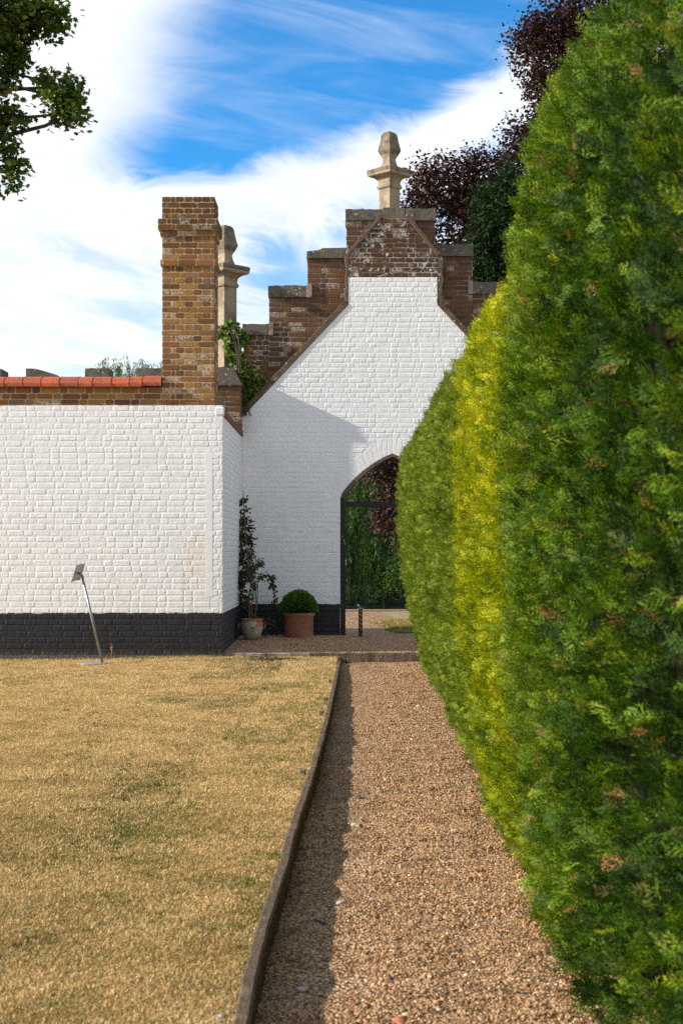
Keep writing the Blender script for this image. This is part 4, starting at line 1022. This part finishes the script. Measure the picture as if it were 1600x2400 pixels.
tree('dark_conifer', 'dark green yew-like conifer rising between gable and hedge', 'tree', (3.9, 33, .1), (3.95, 33, 9.2),
     [(1197, 425, 16, 36), (1192, 480, 28, 46), (1140, 470, 20, 36), (1150, 530, 38, 46), (1215, 540, 36, 50), (1125, 590, 22, 46), (1180, 610, 48, 56), (1140, 660, 36, 50), (1230, 640, 46, 66), (1185, 720, 70, 70), (1200, 850, 90, 110), (1200, 1000, 100, 110), (1300, 700, 60, 200)],
     33, M_con, M_barkd, RHOMB, .13, .5, 3400, 34, .14, .22, twig=False, depth=1.1)
tree('sycamore', 'green sycamore boughs with pale seed clusters reaching in at top left', 'tree', (-10.3, 29, .1), (-9.6, 28.5, 12.2),
     [(20, 30, 62, 42), (80, 15, 45, 28), (110, 38, 44, 26), (128, 62, 26, 22), (145, 20, 12, 18), (20, 90, 38, 44), (35, 140, 22, 26), (10, 165, 26, 26), (112, 192, 22, 20), (160, 205, 30, 24), (150, 240, 34, 26), (178, 262, 20, 32), (142, 268, 20, 14),
      (12, 210, 16, 14), (22, 262, 26, 22), (52, 283, 14, 12), (8, 290, 18, 12), (16, 335, 22, 24), (30, 372, 18, 20), (22, 412, 24, 20), (-80, 60, 90, 100), (-90, 260, 90, 90), (-80, 420, 70, 60)],
     28, M_syc, M_barkd, MAPLE, .125, 1.0, 900, 14, .12, .30, hang=.5, twig=False, depth=.9, fork=.6)
def willow(name, label, base, strands, Ycen, ztop, zbot, xr, yr, leaves, lL=.09, seed=0, h=7):
    t = thing(name, label, 'tree', base); TB = np.array(base); r = np.random.default_rng(seed)
    P = []; T = []; A = []
    for i in range(strands):
        x = r.uniform(*xr); y = r.uniform(*yr); zt = r.uniform(zbot+.8, ztop); ln = r.uniform(1.2, 3.2); zb = max(zbot+r.uniform(-.25, .35), zt-ln); lean = r.normal(0, .12, 2); tv = r.random()
        z = r.uniform(zb, zt, leaves); f = (zt-z)
        P.append(np.stack([x+lean[0]*np.sqrt(f)+r.normal(0, .035, leaves), y+lean[1]*np.sqrt(f)+r.normal(0, .035, leaves), z], -1)); T.append(np.clip(tv*.7+.15+r.normal(0, .15, leaves), 0, 1))
        a = r.normal(0, .35, (leaves, 3)); a[:, 2] -= 1; A.append(a)
    P = np.concatenate(P); T = np.concatenate(T); A = np.concatenate(A); n = len(P); up = rdir(n); up[:, 1] -= .6
    V, k = cards(P-TB, A, up, lL*r.uniform(.7, 1.4, n), .25*lL*np.ones(n), RHOMB)
    o = link('foliage', npmesh('foliage', V, k, M_will, T), t); tag(o, kind='stuff')
    mb = MB(); mb.tube([(0, 0, -.4), (.2, 0, h*.4), (-.1, .2, h*.8)], [.42, .34, .2], 10)
    for q in range(9): 
        a = q*.7; mb.tube([(0, .1, h*.55), (math.cos(a)*1.2, math.sin(a)*.8, h*.85), (math.cos(a)*2.4, math.sin(a)*1.4, h*.75)], [.12, .08, .03], 6)
    mb.build('trunk', M_bark, t, smooth=True); return t
willow('weeping_willow', 'weeping willow hanging over the pond seen through the arch', (-1.2, 47.5, -.1), 760, 46, 5.6, -.25, (-5.5, 1.75), (44.2, 48), 95, .13, 3)
willow('weeping_willow', 'light green willow tips showing over the clay tiled wall', (-7.6, 52, -.1), 380, 52, 8.5, 5.5, (-8.9, -6.6), (50.6, 53), 80, .14, 4, 7.4)
tree('waterside_bush', 'bright green bush at the water edge beside the willow', 'bush', (2.0, 45, -.3), (2.0, 45, 1.1), [(935, 1350, 40, 50), (985, 1330, 60, 60), (900, 1375, 30, 30)], 44.8, M_will, M_barkd, OVAL, .09, .6, 260, 30, .12, .05, twig=False)
# far woodland: one dense mass
cen = []; rad = []
for i in range(60):
    x = -34+i*1.2; h = 5.2+1.6*mnoise.noise(Vector((x*.2, 0, 0))); cen.append((x, 61+2*mnoise.noise(Vector((x*.5, 3, 0))), h*.48)); rad.append((1.6, 1.6, h*.5))
P, T, _ = clumped(cen, rad, 3600, 16, .42); n = len(P); ax = rdir(n); up = rdir(n); V, k = cards(P, ax, up, .30*rng.uniform(.7, 1.3, n), .30*np.ones(n), OVAL)
o = link('woodland', npmesh('woodland', V, k, M_wood2, T)); tag(o, 'dark woodland beyond the pond', kind='stuff')
mb = MB(); V = []
for i in range(60): V += [(-34+i*1.2, 62.5, -.5), (-34+i*1.2, 62.5, 4.2+1.6*mnoise.noise(Vector(((-34+i*1.2)*.2, 0, 0))))]
V += [(v[0], 65, v[2]) for v in V[:120]]
Fc = []
for i in range(59): Fc += [(2*i, 2*i+2, 2*i+3, 2*i+1), (120+2*i, 120+2*i+1, 120+2*i+3, 120+2*i+2), (2*i+1, 2*i+3, 120+2*i+3, 120+2*i+1)]
mb.add(V, Fc); o = mb.build('wood_understorey', M_core); tag(o, 'dark undergrowth inside the far wood', kind='stuff')  # backing slab in the same shade-dark colour as the hedge shell
# grass verge on the right beyond the arch
o = grid('verge', np.linspace(0, 1, 20), np.linspace(21.9, 30, 20), lambda u, y: .152+.012*mnoise.noise(Vector((u*9, y*2, 1)))-.012*(u < .05), plain('verge_turf', (.15, .14, .045), (.30, .22, .11), rough=1, scale=9, bmp=.8, bd=.02),
         xf=lambda u, y: .72+.22*mnoise.noise(Vector((0, y*.8, 0)))+max(0, y-24)*.02+u*7+.08*mnoise.noise(Vector((5, y*5, 0))))
tag(o, 'patch of rough turf beside the drive beyond the arch', kind='structure')
n = 9000; yy = rng.uniform(21.9, 26, n); xx = .70+.30*np.array([mnoise.noise(Vector((1, y*1.1, 0)))+.6*mnoise.noise(Vector((4, y*4, 0))) for y in yy])+rng.random(n)**1.3*1.6
o = scatter('verge_grass', np.stack([xx, yy, np.full(n, .15)], -1), np.stack([rng.normal(0, .15, n), rng.normal(0, .15, n), rng.uniform(0, 6.28, n)], -1), rng.uniform(1.2, 2.2, n), np.where(rng.random(n) < .6, rng.uniform(.6, .95, n), rng.uniform(0, .5, n)), rng.integers(0, 6, n), ts)
tag(o, 'rough grass tufts on the verge beyond the arch', kind='stuff')

# ================================================================== ivy on the pier and stepped wall
ivyc = [(528, 775, 14, 16), (545, 778, 18, 14), (560, 790, 16, 16), (548, 812, 18, 20), (558, 840, 14, 20), (565, 870, 20, 18), (580, 890, 24, 18), (600, 900, 22, 14), (575, 920, 24, 20), (590, 918, 20, 16), (612, 893, 12, 10), (572, 945, 12, 16), (552, 860, 10, 14), (568, 962, 8, 10), (543, 760, 10, 8), (538, 830, 8, 12)]
IV = thing('climbing_ivy', 'green creeper with lobed leaves climbing between pier and stepped wall', 'ivy', (-1.5, 21.1, .15)); IB = np.array(IV.location)
cen = []; rad = []
for px, py, rx, ry in ivyc:
    yy_ = 21.47
    if py > 850: px = max(px, 572)
    X, Z = PX(px, py, yy_); cen.append((X, yy_, Z)); rad.append((rx/156, .02, ry/156))
P, T, CCs = clumped(cen, rad, 330, 9, .028)
P[:, 1] = np.clip(P[:, 1], 21.42, 21.57)
n = len(P); ax = rdir(n); ax[:, 2] -= .5; ax[:, 1] -= .3; up = rdir(n)*.6; up[:, 1] -= 1; up[:, 2] += .5
V, k = cards(P-IB, ax, up, .078*rng.uniform(.6, 1.3, n), .075*rng.uniform(.8, 1.2, n), MAPLE)
M_ivy = leaf_mat('ivy_leaf', [(.0, (.030, .065, .010)), (.5, (.085, .16, .018)), (.85, (.20, .26, .03)), (1.0, (.34, .34, .08))], False, .3, .45, .35)
o = link('foliage', npmesh('foliage', V, k, M_ivy, T), IV); tag(o, kind='stuff')
mb = MB()
for q in range(4):
    pts = []
    for px, py in [(575, 975), (566, 930), (556, 880), (552, 830), (548, 790), (538, 765)]:
        X, Z = PX(px+q*4+rng.uniform(-3, 3), py, 21.35); pts.append((X-IB[0], 21.36-IB[1]-q*.01, Z-IB[2]))
    mb.tube(pts, .007, 5)
mb.build('stems', M_barkd, IV)

# ================================================================== pots and plants
M_terra = plain('terracotta', (.36, .15, .085), (.28, .115, .07), rough=.85, scale=9, bmp=.3)
M_soilp = M_soil
def glaze():
    m, n, b = mat('salt_glaze', .45, .4); p = n.obj(); X, Y_, Z = n.sep(p); n1 = n.noise(p, 14, 4, .6)
    c = n.mix(n.ss(n1, .35, .65), (.46, .40, .28), (.36, .31, .21))
    pm = n.m('MULTIPLY', n.ss(n.m('ADD', X, n.m('MULTIPLY', n.m('SUBTRACT', n1, .5), .12)), .055, .075), n.ss(n.m('ADD', Z, n.m('MULTIPLY', n.m('SUBTRACT', n1, .5), .12)), .19, .215))
    rim = n.ss(n.m('ADD', Z, n.m('MULTIPLY', n.m('SUBTRACT', n1, .5), .03)), .286, .294)
    low = n.m('MULTIPLY', n.m('SUBTRACT', 1.0, n.ss(Z, .02, .08)), n.ss(n1, .45, .6))
    c = n.mix(n.m('MAXIMUM', pm, rim), c, (.34, .12, .045)); c = n.mix(n.m('MULTIPLY', low, .7), c, (.16, .07, .045))
    setc(n, b, c); bump(n, b, n1, .2, .004); return m
YPa = 20.35; xp, zp = PX(590, 1500, YPa); zp = zc(xp, YPa)
pot = thing('glazed_pot', 'cream glazed urn pot with terracotta rim in the corner', 'pot', (xp, YPa, zp))
s = .325/2/(1.0)
prof = [(.085, 0), (.098, .01), (.125, .06), (.150, .13), (.162, .20), (.160, .25), (.152, .278), (.163, .290), (.165, .302), (.150, .306), (.142, .295), (.140, .25)]
mb = MB(); mb.lathe(prof, 28, cap=False); o = mb.build('vessel', glaze(), pot, smooth=True)
mb = MB(); mb.lathe([(.001, .262), (.141, .262), (.141, .25)], 20, cap=False); mb.build('soil', M_soil, pot)
mg = o.data.materials[0]
mb = MB()
for k_ in range(8):
    a = k_*math.pi/4; mb.lathe([(.002, -.006), (.008, -.004), (.008, .004), (.002, .007)], 6, .016*math.cos(a), .016*math.sin(a))
mb.lathe([(.002, -.006), (.009, -.003), (.009, .005), (.001, .009)], 8); mb.lathe([(.024, -.006), (.030, -.004), (.030, .003), (.024, .003)], 14, cap=False)
o = mb.build('rosette', mg, pot, smooth=True); o.rotation_euler = (R(90), 0, R(8)); o.location = (.022, -.157, .195)
for sgn in (-1, 1):
    mb = MB(); mb.tube([(sgn*.155, 0, .235), (sgn*.185, -.005, .222), (sgn*.19, -.005, .19), (sgn*.158, 0, .165)], .010, 8); mb.build('lug', mg, pot, smooth=True)

YPb = 20.98; xb_, _ = PX(701, 1490, YPb); zb_ = zc(xb_, YPb)
kb = F/YPb; rp = 35.5/kb*.97
pot2 = thing('terracotta_pot', 'wide round terracotta pot standing against the black wall base', 'pot', (xb_, YPb, zb_))
hp = (1494-1437)/kb
mb = MB(); mb.lathe([(rp*.94, 0), (rp*.97, .02), (rp*.98, hp*.82), (rp*1.03, hp*.85), (rp*1.06, hp*.9), (rp*1.07, hp*.97), (rp*1.03, hp), (rp*.95, hp), (rp*.93, hp*.9)], 32, cap=False); mb.build('vessel', M_terra, pot2, smooth=True)
mb = MB(); mb.lathe([(.001, hp*.93), (rp*.93, hp*.93), (rp*.93, hp*.9)], 24, cap=False); mb.build('soil', M_soil, pot2)
# clipped box ball
bx = thing('box_ball', 'clipped dome of box growing in the terracotta pot', 'shrub', (xb_-.01, YPb, zb_+hp*.93)); r = 42/kb
M_box = leaf_mat('box_leaf', [(.0, (.020, .050, .010)), (.5, (.06, .14, .016)), (1.0, (.14, .26, .035))], False, .25, .4, .35)
n = 6500; d = rdir(n); d[:, 2] = np.abs(d[:, 2])*1.0-.12*(rng.random(n)); rr_ = r*(1+.05*np.array([mnoise.noise(Vector(v*4)) for v in d]))*(rng.uniform(.82, 1.02, n)); hz = (1440-1377)/kb
P = d*rr_[:, None]*np.array([1, 1, 1.30]); P[:, 2] = P[:, 2]*.82+.07
ax = d+rdir(n)*.7; ax[:, 2] += .3; V, k = cards(P, ax, rdir(n), .030*rng.uniform(.7, 1.3, n), .022*np.ones(n), OVAL)
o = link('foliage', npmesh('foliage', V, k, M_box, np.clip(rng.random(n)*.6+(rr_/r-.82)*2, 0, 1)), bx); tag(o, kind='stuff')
mb = MB(); mb.tube([(0, 0, -.03), (.01, 0, .1), (0, 0, .2)], [.02, .018, .012], 7); mb.lathe([(.05, .0), (r*.75, .05), (r*.8, .15), (r*.6, .27), (.05, .33)], 14); mb.build('stem', M_core, bx)  # stem and inner dome share the shade-dark colour
# climber
cb = (xp, YPa, zp+.262)
CLM = thing('wall_climber', 'dark reddish climber on canes in the glazed pot reaching up the corner', 'climber', cb); CB = np.array(cb)
def cpt(px, py, y): X, Z = PX(px, py, y); return (X-CB[0], y-CB[1], Z-CB[2])
mb = MB()
canes = [[(590, 1452, 20.35), (591, 1400, 20.4), (592, 1340, 20.5), (588, 1290, 20.7)], [(598, 1452, 20.4), (600, 1400, 20.45), (598, 1350, 20.5), (600, 1300, 20.6)], [(584, 1452, 20.3), (585, 1400, 20.4), (588, 1360, 20.5), (575, 1250, 20.8), (570, 1150, 21.1)],
         [(606, 1450, 20.4), (580, 1432, 20.6), (563, 1415, 20.8), (560, 1300, 20.9), (558, 1165, 20.9)], [(598, 1345, 20.5), (618, 1345, 20.5), (632, 1368, 20.5), (645, 1395, 20.5), (647, 1412, 20.5)], [(598, 1330, 20.5), (604, 1320, 20.5), (596, 1300, 20.6)],
         [(602, 1430, 20.4), (604, 1380, 20.4), (606, 1345, 20.5)]]
for c in canes: mb.tube([cpt(*q) for q in c], [.009]+[.0065]*(len(c)-2)+[.004], 6)
mb.build('canes', plain('reddish_stem', (.16, .09, .06), (.10, .06, .045), bmp=0), CLM)
clc = [(571, 1168, 4, 16, 21.15), (574, 1200, 6, 22, 21.15), (556, 1180, 4, 14, 20.9), (560, 1210, 5, 20, 20.95), (578, 1225, 10, 16, 21.0), (566, 1250, 16, 22, 20.95), (580, 1262, 16, 18, 20.9), (563, 1290, 13, 26, 20.9), (578, 1300, 14, 24, 20.85), (566, 1335, 12, 28, 20.85), (560, 1370, 10, 22, 20.8), (575, 1352, 14, 20, 20.7),
       (565, 1400, 12, 20, 20.75), (590, 1340, 10, 14, 20.6), (603, 1320, 14, 10, 20.55), (612, 1350, 16, 8, 20.5), (628, 1352, 12, 8, 20.5), (640, 1382, 9, 14, 20.5), (645, 1402, 6, 10, 20.5), (590, 1372, 8, 12, 20.5), (578, 1400, 10, 16, 20.6)]
cen = []; rad = []
for px, py, rx, ry, yy_ in clc: X, Z = PX(px, py, yy_); cen.append((X, yy_, Z)); rad.append((rx/160, .05, ry/160))
P, T, CCs = clumped(cen, rad, 210, 7, .022); P[:, 0] = np.maximum(P[:, 0], XC+.02); n = len(P)
ax = rdir(n)*.8; ax[:, 2] -= .6; ax[:, 0] += .35; V, k = cards(P-CB, ax, rdir(n)*.5+np.array([0, -1, .4]), .062*rng.uniform(.6, 1.3, n), .038*np.ones(n), OVAL)
M_clm = leaf_mat('climber_leaf', [(.0, (.022, .026, .010)), (.5, (.055, .050, .018)), (.8, (.085, .045, .025)), (1.0, (.08, .10, .03))], False, .2, .5, .3)
o = link('foliage', npmesh('foliage', V, k, M_clm, T), CLM); tag(o, kind='stuff')
# teal ball
X, Z = PX(593.5, 1393, 20.33); ball = thing('glass_ball', 'small teal patterned ball tied to the climber canes', 'ornament', (X, 20.30, Z))
mt, ntt, bt = mat('teal_glaze', .2, .6); cc = ntt.vor(ntt.obj(), 45, 'Color'); setc(ntt, bt, ntt.ramp(ntt.sep(cc)[0], [(.0, (.005, .03, .03)), (.35, (.01, .18, .13)), (.6, (.03, .30, .20)), (.85, (.25, .55, .30))], 'CONSTANT'))
rb_ = 6/(F/20.3)*.95; mb = MB(); mb.lathe([(rb_*math.sin(a), -rb_*1.25*math.cos(a)) for a in np.linspace(.05, math.pi-.05, 12)], 16); mb.build('ball', mt, ball, smooth=True)
mb = MB(); mb.lathe([(rb_*.30, -rb_*1.5), (rb_*.42, -rb_*1.3), (rb_*.42, -rb_*1.15), (rb_*.3, -rb_*1.1)], 10); mb.build('collar', M_blackwood, ball)
# small yellowing plant beside the pot
X, Z = PX(624, 1478, 20.9); z0 = zc(X, 20.9)
wd = thing('seedling', 'small yellowing seedling in front of the black wall base', 'plant', (X, 20.9, z0))
n = 60; a = rng.uniform(0, 6.28, n); P = np.stack([rng.normal(0, .05, n), rng.normal(0, .04, n), rng.uniform(.12, .30, n)], -1); ax = np.stack([np.cos(a), np.sin(a)*.5, rng.uniform(-.6, .5, n)], -1)
V, k = cards(P, ax, rdir(n), .055*rng.uniform(.6, 1.2, n), .03*np.ones(n), OVAL); M_yl = leaf_mat('yellowing_leaf', [(0, (.10, .08, .03)), (1, (.22, .17, .05))], False, .2)
link('leaves', npmesh('leaves', V, k, M_yl, rng.random(n)), wd)
mb = MB(); [mb.tube([(0, 0, -.02), (rng.normal(0, .02), 0, .12), (rng.normal(0, .05), 0, .24)], .004, 5) for _ in range(5)]; mb.build('stems', M_barkd, wd)

# ================================================================== bollard with the bird
YB = 21.0; X, _ = PX(844.5, 1490, YB); zb = zc(X, YB); kbol = F/YB
bol = thing('striped_bollard', 'short square black post with diagonal orange stripes beyond the kerb', 'bollard', (X, YB, zb))
hb = (1489-1424)/kbol; w = 4.7/kbol
M_steel = plain('dark_green_steel', (.035, .04, .035), (.05, .05, .045), rough=.5, scale=30, bmp=.1, metal=.3)
mb = MB(); mb.box(-w, w, -w, w, -.05, hb); mb.build('post', M_steel, bol, bevel=.003)
mblk = plain('black_tape', (.008, .008, .010), rough=.4, bmp=0); mor = plain('orange_tape', (.42, .13, .012), (.36, .11, .012), rough=.45, bmp=.1)
wi = w*.62; z = .10
mb = MB(); mb.box(-wi, wi, -w-.003, -w-.0005, .085, hb-.004); mb.build('black_panel', mblk, bol)
st = (hb-.09)/5.0
for i in range(5):
    zb0 = .085+st*i+.012; poly = [(-wi, zb0+.040), (wi, zb0), (wi, zb0+st*.52), (-wi, zb0+.040+st*.52)]
    poly = clip_poly(clip_poly(poly, 0, 1, hb-.006), 0, -1, -.087)
    if len(poly) > 2: mb = MB(); mb.prism(poly, -w-.006, -w-.0035); mb.build('orange_stripe', mor, bol)
mb = MB(); wp = 8.5/kbol; mb.box(-wp, wp, -.045, .045, hb+.001, hb+.012); mb.build('cap_plate', plain('galvanised', (.33, .34, .34), (.25, .26, .26), rough=.5, metal=.5), bol, bevel=.002)
# bird: one continuous body lofted along its spine, head to tail
bird = thing('bird', 'small grey and white bird perched on the striped post', 'bird', (X-.004, YB, zb+hb+.012))
sp = [(-.050, 0, .046, .002), (-.046, 0, .047, .008), (-.038, 0, .048, .013), (-.028, 0, .044, .0125), (-.018, 0, .036, .015), (-.004, 0, .029, .019), (.012, 0, .025, .0165), (.026, 0, .021, .010), (.040, 0, .016, .005), (.062, 0, .009, .004), (.075, 0, .005, .002)]
mb = MB(); mb.tube([p[:3] for p in sp], [p[3] for p in sp], 10)
mbird, nb_, bb_ = mat('bird_feathers', .7, .2); q = nb_.sep(nb_.obj()); wh = nb_.m('MULTIPLY', nb_.m('LESS_THAN', q[0], -.018), 1.0); belly = nb_.m('LESS_THAN', nb_.m('ADD', q[2], nb_.m('MULTIPLY', q[0], .35)), .024)
setc(nb_, bb_, nb_.mix(nb_.m('MAXIMUM', wh, nb_.m('MULTIPLY', belly, .8)), (.07, .075, .085), (.72, .72, .72)))
mb.build('body', mbird, bird, smooth=True)
mb = MB(); mb.tube([(-.048, 0, .047), (-.064, 0, .045)], [.003, .0005], 6)
mb.build('beak', M_blackwood, bird)
for s_ in (-1, 1):
    mb = MB(); mb.tube([(.004, s_*.008, .018), (.002, s_*.009, -.001), (-.008, s_*.009, -.001)], .0015, 5); mb.build('leg', M_blackwood, bird)
    mb = MB(); V = [(-.016, s_*.017, .040), (.008, s_*.021, .036), (.034, s_*.012, .022), (.046, s_*.007, .015), (.014, s_*.021, .022), (-.010, s_*.020, .028)]
    V2 = [(v[0], v[1]+s_*.002, v[2]) for v in V]; mb.add(V+V2, [(0, 1, 2, 3, 4, 5), (11, 10, 9, 8, 7, 6)]+[(k_, (k_+1) % 6, 6+(k_+1) % 6, 6+k_) for k_ in range(6)])
    mb.build('wing', plain('dark_wing', (.03, .03, .035), (.06, .06, .065), bmp=0), bird)

# ================================================================== leaning steel post with the curved plate
YL = 17.42
fx, fz = PX(241, 1555, YL); fz = zlawn(fx, YL)+.004
post = thing('leaning_marker', 'thin grey steel post leaning left with a small curved plate before the white wall', 'marker post', (fx, YL, fz)); PB = Vector(post.location)
def lp(px, py, dy=0): X, Z = PX(px, py, YL); return (X-PB.x, dy, Z-PB.z)
M_galv = plain('grey_steel', (.30, .32, .32), (.23, .25, .25), rough=.38, scale=25, bmp=.05, metal=.75)
mb = MB(); mb.tube([(0, 0, 0), lp(193, 1349)], .0165, 14); mb.tube([lp(194, 1352), lp(191.5, 1346.5), lp(187, 1344.5)], .0165, 14); mb.build('pole', M_galv, post, smooth=True)
mb = MB(); mb.tube([lp(188, 1345), lp(180.5, 1341.5)], .011, 10); mb.build('arm', plain('dark_steel', (.12, .13, .14), rough=.4, metal=.6), post, smooth=True)
nu, nv = 9, 9; V = []
for j in range(nv):
    v = j/(nv-1)
    for i in range(nu):
        u = i/(nu-1); a = (u-.5)*1.5
        px = 197-25*v-(13-13*0)*(1-math.cos(a*1.1))*0; cxp = 197+(186-197)*v; 
        x1, z1 = 197-12.0*v, 1322+38*v; x2, z2 = 184.5-12.5*v, 1325+40*v
        bow = math.sin(math.pi*u)*2.2
        V.append(lp(x1+(x2-x1)*u-bow*.3, z1+(z2-z1)*u-bow, .10-.24*u+.03*math.sin(math.pi*u)))
Fc = [(j*nu+i, j*nu+i+1, (j+1)*nu+i+1, (j+1)*nu+i) for j in range(nv-1) for i in range(nu-1)]
me = mesh('plate', V, Fc, plain('brushed_plate', (.42, .40, .39), (.36, .34, .33), rough=.45, scale=15, bmp=.05, metal=.55), True); o = link('plate', me, post)
sm = o.modifiers.new('thick', 'SOLIDIFY'); sm.thickness = .003
mb = MB(); rx_ = .205; mb.lathe([(rx_, -.01), (rx_, .010), (rx_-.004, .013), (.0, .013)], 36, cap=False)
o = mb.build('base_disc', plain('base_steel', (.33, .33, .32), (.26, .26, .25), rough=.6, scale=12, bmp=.1, metal=.3), post, smooth=False); o.location = (-.10, 0, 0)

# ================================================================== small things lying about
M_flint = plain('pale_flint', (.46, .42, .35), (.32, .28, .23), rough=.7, scale=30, bmp=.4)
M_clod = plain('earth_clod', (.10, .065, .045), (.16, .11, .08), rough=1, scale=30, bmp=.9)
M_redb = plain('brick_bit', (.36, .12, .06), (.28, .10, .05), rough=.9, scale=30, bmp=.5)
def stone(name, label, cat, px, py, s, m, zf, seed, squash=.55, dig=.2):
    z = 0.0
    for _ in range(4): Yq = F*(EYE-z)/(py-CY); Xq = (px-CX)*Yq/F; z = zf(Xq, Yq)
    bm = bmesh.new(); bmesh.ops.create_icosphere(bm, subdivisions=2, radius=s)
    for v in bm.verts: v.co = Vector((v.co.x*1.15, v.co.y*.85, v.co.z*squash))*(1+.35*mnoise.noise(v.co*(1.2/s)+Vector((seed, 0, 0))))
    me = bpy.data.meshes.new(name); bm.to_mesh(me); bm.free(); me.materials.append(m); o = link(name, me, None, (Xq, Yq, z+s*squash*(1-dig*2)*.8)); o.rotation_euler = (0, 0, seed); tag(o, label, cat); return o
stone('flint', 'white flint lying at the bottom edge of the lawn by the boards', 'stone', 519, 2391, .022, M_flint, lambda x, y: zlawn(x, y), 1)
stone('earth_clod', 'dark clod of earth on the shaded left of the path', 'clod', 840, 1872, .024, M_clod, pz, 2, .7)
stone('flint', 'pale grey stone in the shade beside the timber boards', 'stone', 710, 2322, .017, M_flint, pz, 3)
stone('flint', 'long pale stone half buried in the middle of the path', 'stone', 800, 2118, .024, M_flint, pz, 4, .4)
stone('flint', 'grey flat stone near the dark clod', 'stone', 832, 1934, .030, M_flint, pz, 5, .3)
stone('flint', 'cream pebble catching the sun near the far end of the path', 'stone', 981, 1656, .022, M_flint, pz, 6)
stone('flint', 'small white pebble beside the shade line, middle of the path', 'stone', 962, 2015, .010, M_flint, pz, 7)
stone('brick_fragment', 'orange brick fragment at the bottom edge of the path', 'brick fragment', 938, 2396, .024, M_redb, pz, 8, .4)
stone('flint', 'whitish stone at the foot of the corner by the kerb', 'stone', 505, 1537, .035, M_flint, lambda x, y: zlawn(x, y), 9, .6)
stone('earth_clod', 'dark clod on the path left of the sunny gravel, far part', 'clod', 908, 1660, .022, M_clod, pz, 12, .7)
def stick(label, pts, r=.003):
    P_ = []
    for px, py in pts:
        z = -.05
        for _ in range(3): Yq = F*(EYE-z)/(py-CY); Xq = (px-CX)*Yq/F; z = pz(Xq, Yq)+.008
        P_.append(Vector((Xq, Yq, z)))
    t = thing('twig', label, 'twig', P_[0]); mb = MB(); mb.tube([p-P_[0] for p in P_], [r, r, r*.6], 6); mb.build('stem', M_barkd, t)
stick('curved brown twig lying on the far sunny gravel', [(935, 1676), (952, 1681), (968, 1674)])
stick('short dark twig left across the gravel near the shade', [(918, 1627), (930, 1624), (942, 1626)])
stick('thin reddish twig in the shade lower on the path', [(736, 2157), (752, 2160), (768, 2166)])
# dried weed against the black wall
X, _ = PX(261, 1550, 17.98); wd = thing('dead_weed', 'dried orange weed standing at the foot of the black wall base', 'weed', (X, 17.98, zlawn(X, 17.98)))
n = 22; P = np.stack([rng.normal(0, .012, n), rng.normal(0, .010, n), rng.uniform(.02, .19, n)], -1); ax = rdir(n); ax[:, 2] += .4
V, k = cards(P, ax, rdir(n), .035*rng.uniform(.5, 1.2, n), .012*np.ones(n), OVAL); link('leaves', npmesh('leaves', V, k, plain('dead_leaf', (.40, .17, .05), (.28, .12, .04), bmp=0)), wd)
mb = MB(); mb.tube([(0, 0, -.02), (.008, 0, .1), (.0, 0, .21)], .004, 5); mb.build('stem', plain('dead_stem', (.35, .18, .07), bmp=0), wd)
# rough grass at the foot of the wall
n = 2600; xx = rng.uniform(-4.5, -1.7, n); yy = 18.07-np.abs(rng.normal(0, .05, n)); m_ = np.array([mnoise.noise(Vector((x*2.2, 0, 4))) for x in xx]); kp_ = m_ > rng.uniform(-.5, .6, n)
rot = np.stack([rng.normal(0, .1, n), rng.normal(0, .1, n), rng.uniform(0, 6.28, n)], -1)
o = scatter('wall_foot_grass', np.stack([xx, yy, np.array([zlawn(x, y) for x, y in zip(xx, yy)])], -1)[kp_], rot[kp_], rng.uniform(1.0, 1.9, n)[kp_], np.where(rng.random(n) < .45, .8, .3)[kp_], rng.integers(0, 6, n)[kp_], ts); tag(o, 'longer tufts of grass along the foot of the white wall', kind='stuff')
# fallen brown leaves on the lawn edge
Lf = [(545, 2111, 'dry brown leaf on the lawn, right beside the boards, nearest the path'), (480, 2180, 'dry brown leaf lying alone in the greenish patch of the lawn'), (590, 1985, 'curled brown leaf on the lawn left of the lichened board'),
      (700, 1800, 'far dry leaf on the lawn close behind a wooden peg'), (505, 2245, 'dry leaf lowest on the lawn above the white flint')]
for i, (px, py, lb) in enumerate(Lf):
    Yq = F*(EYE-.02)/(py-CY); Xq = min((px-CX)*Yq/F, edge_x(Yq)-.08); P = np.array([[0, 0, 0.]]); V, k = cards(P, np.array([[math.cos(i*2.1), math.sin(i*2.1), .25]]), np.array([[.2, .1, 1.]]), np.array([.035]), np.array([.03]), OVAL)
    me = npmesh('fallen_leaf', V, k, bpy.data.materials.get('dead_leaf')); o = link('fallen_leaf', me, None, (Xq, Yq, zlawn(Xq, Yq)+.022)); tag(o, lb, 'leaf', 'fallen leaves on the lawn')
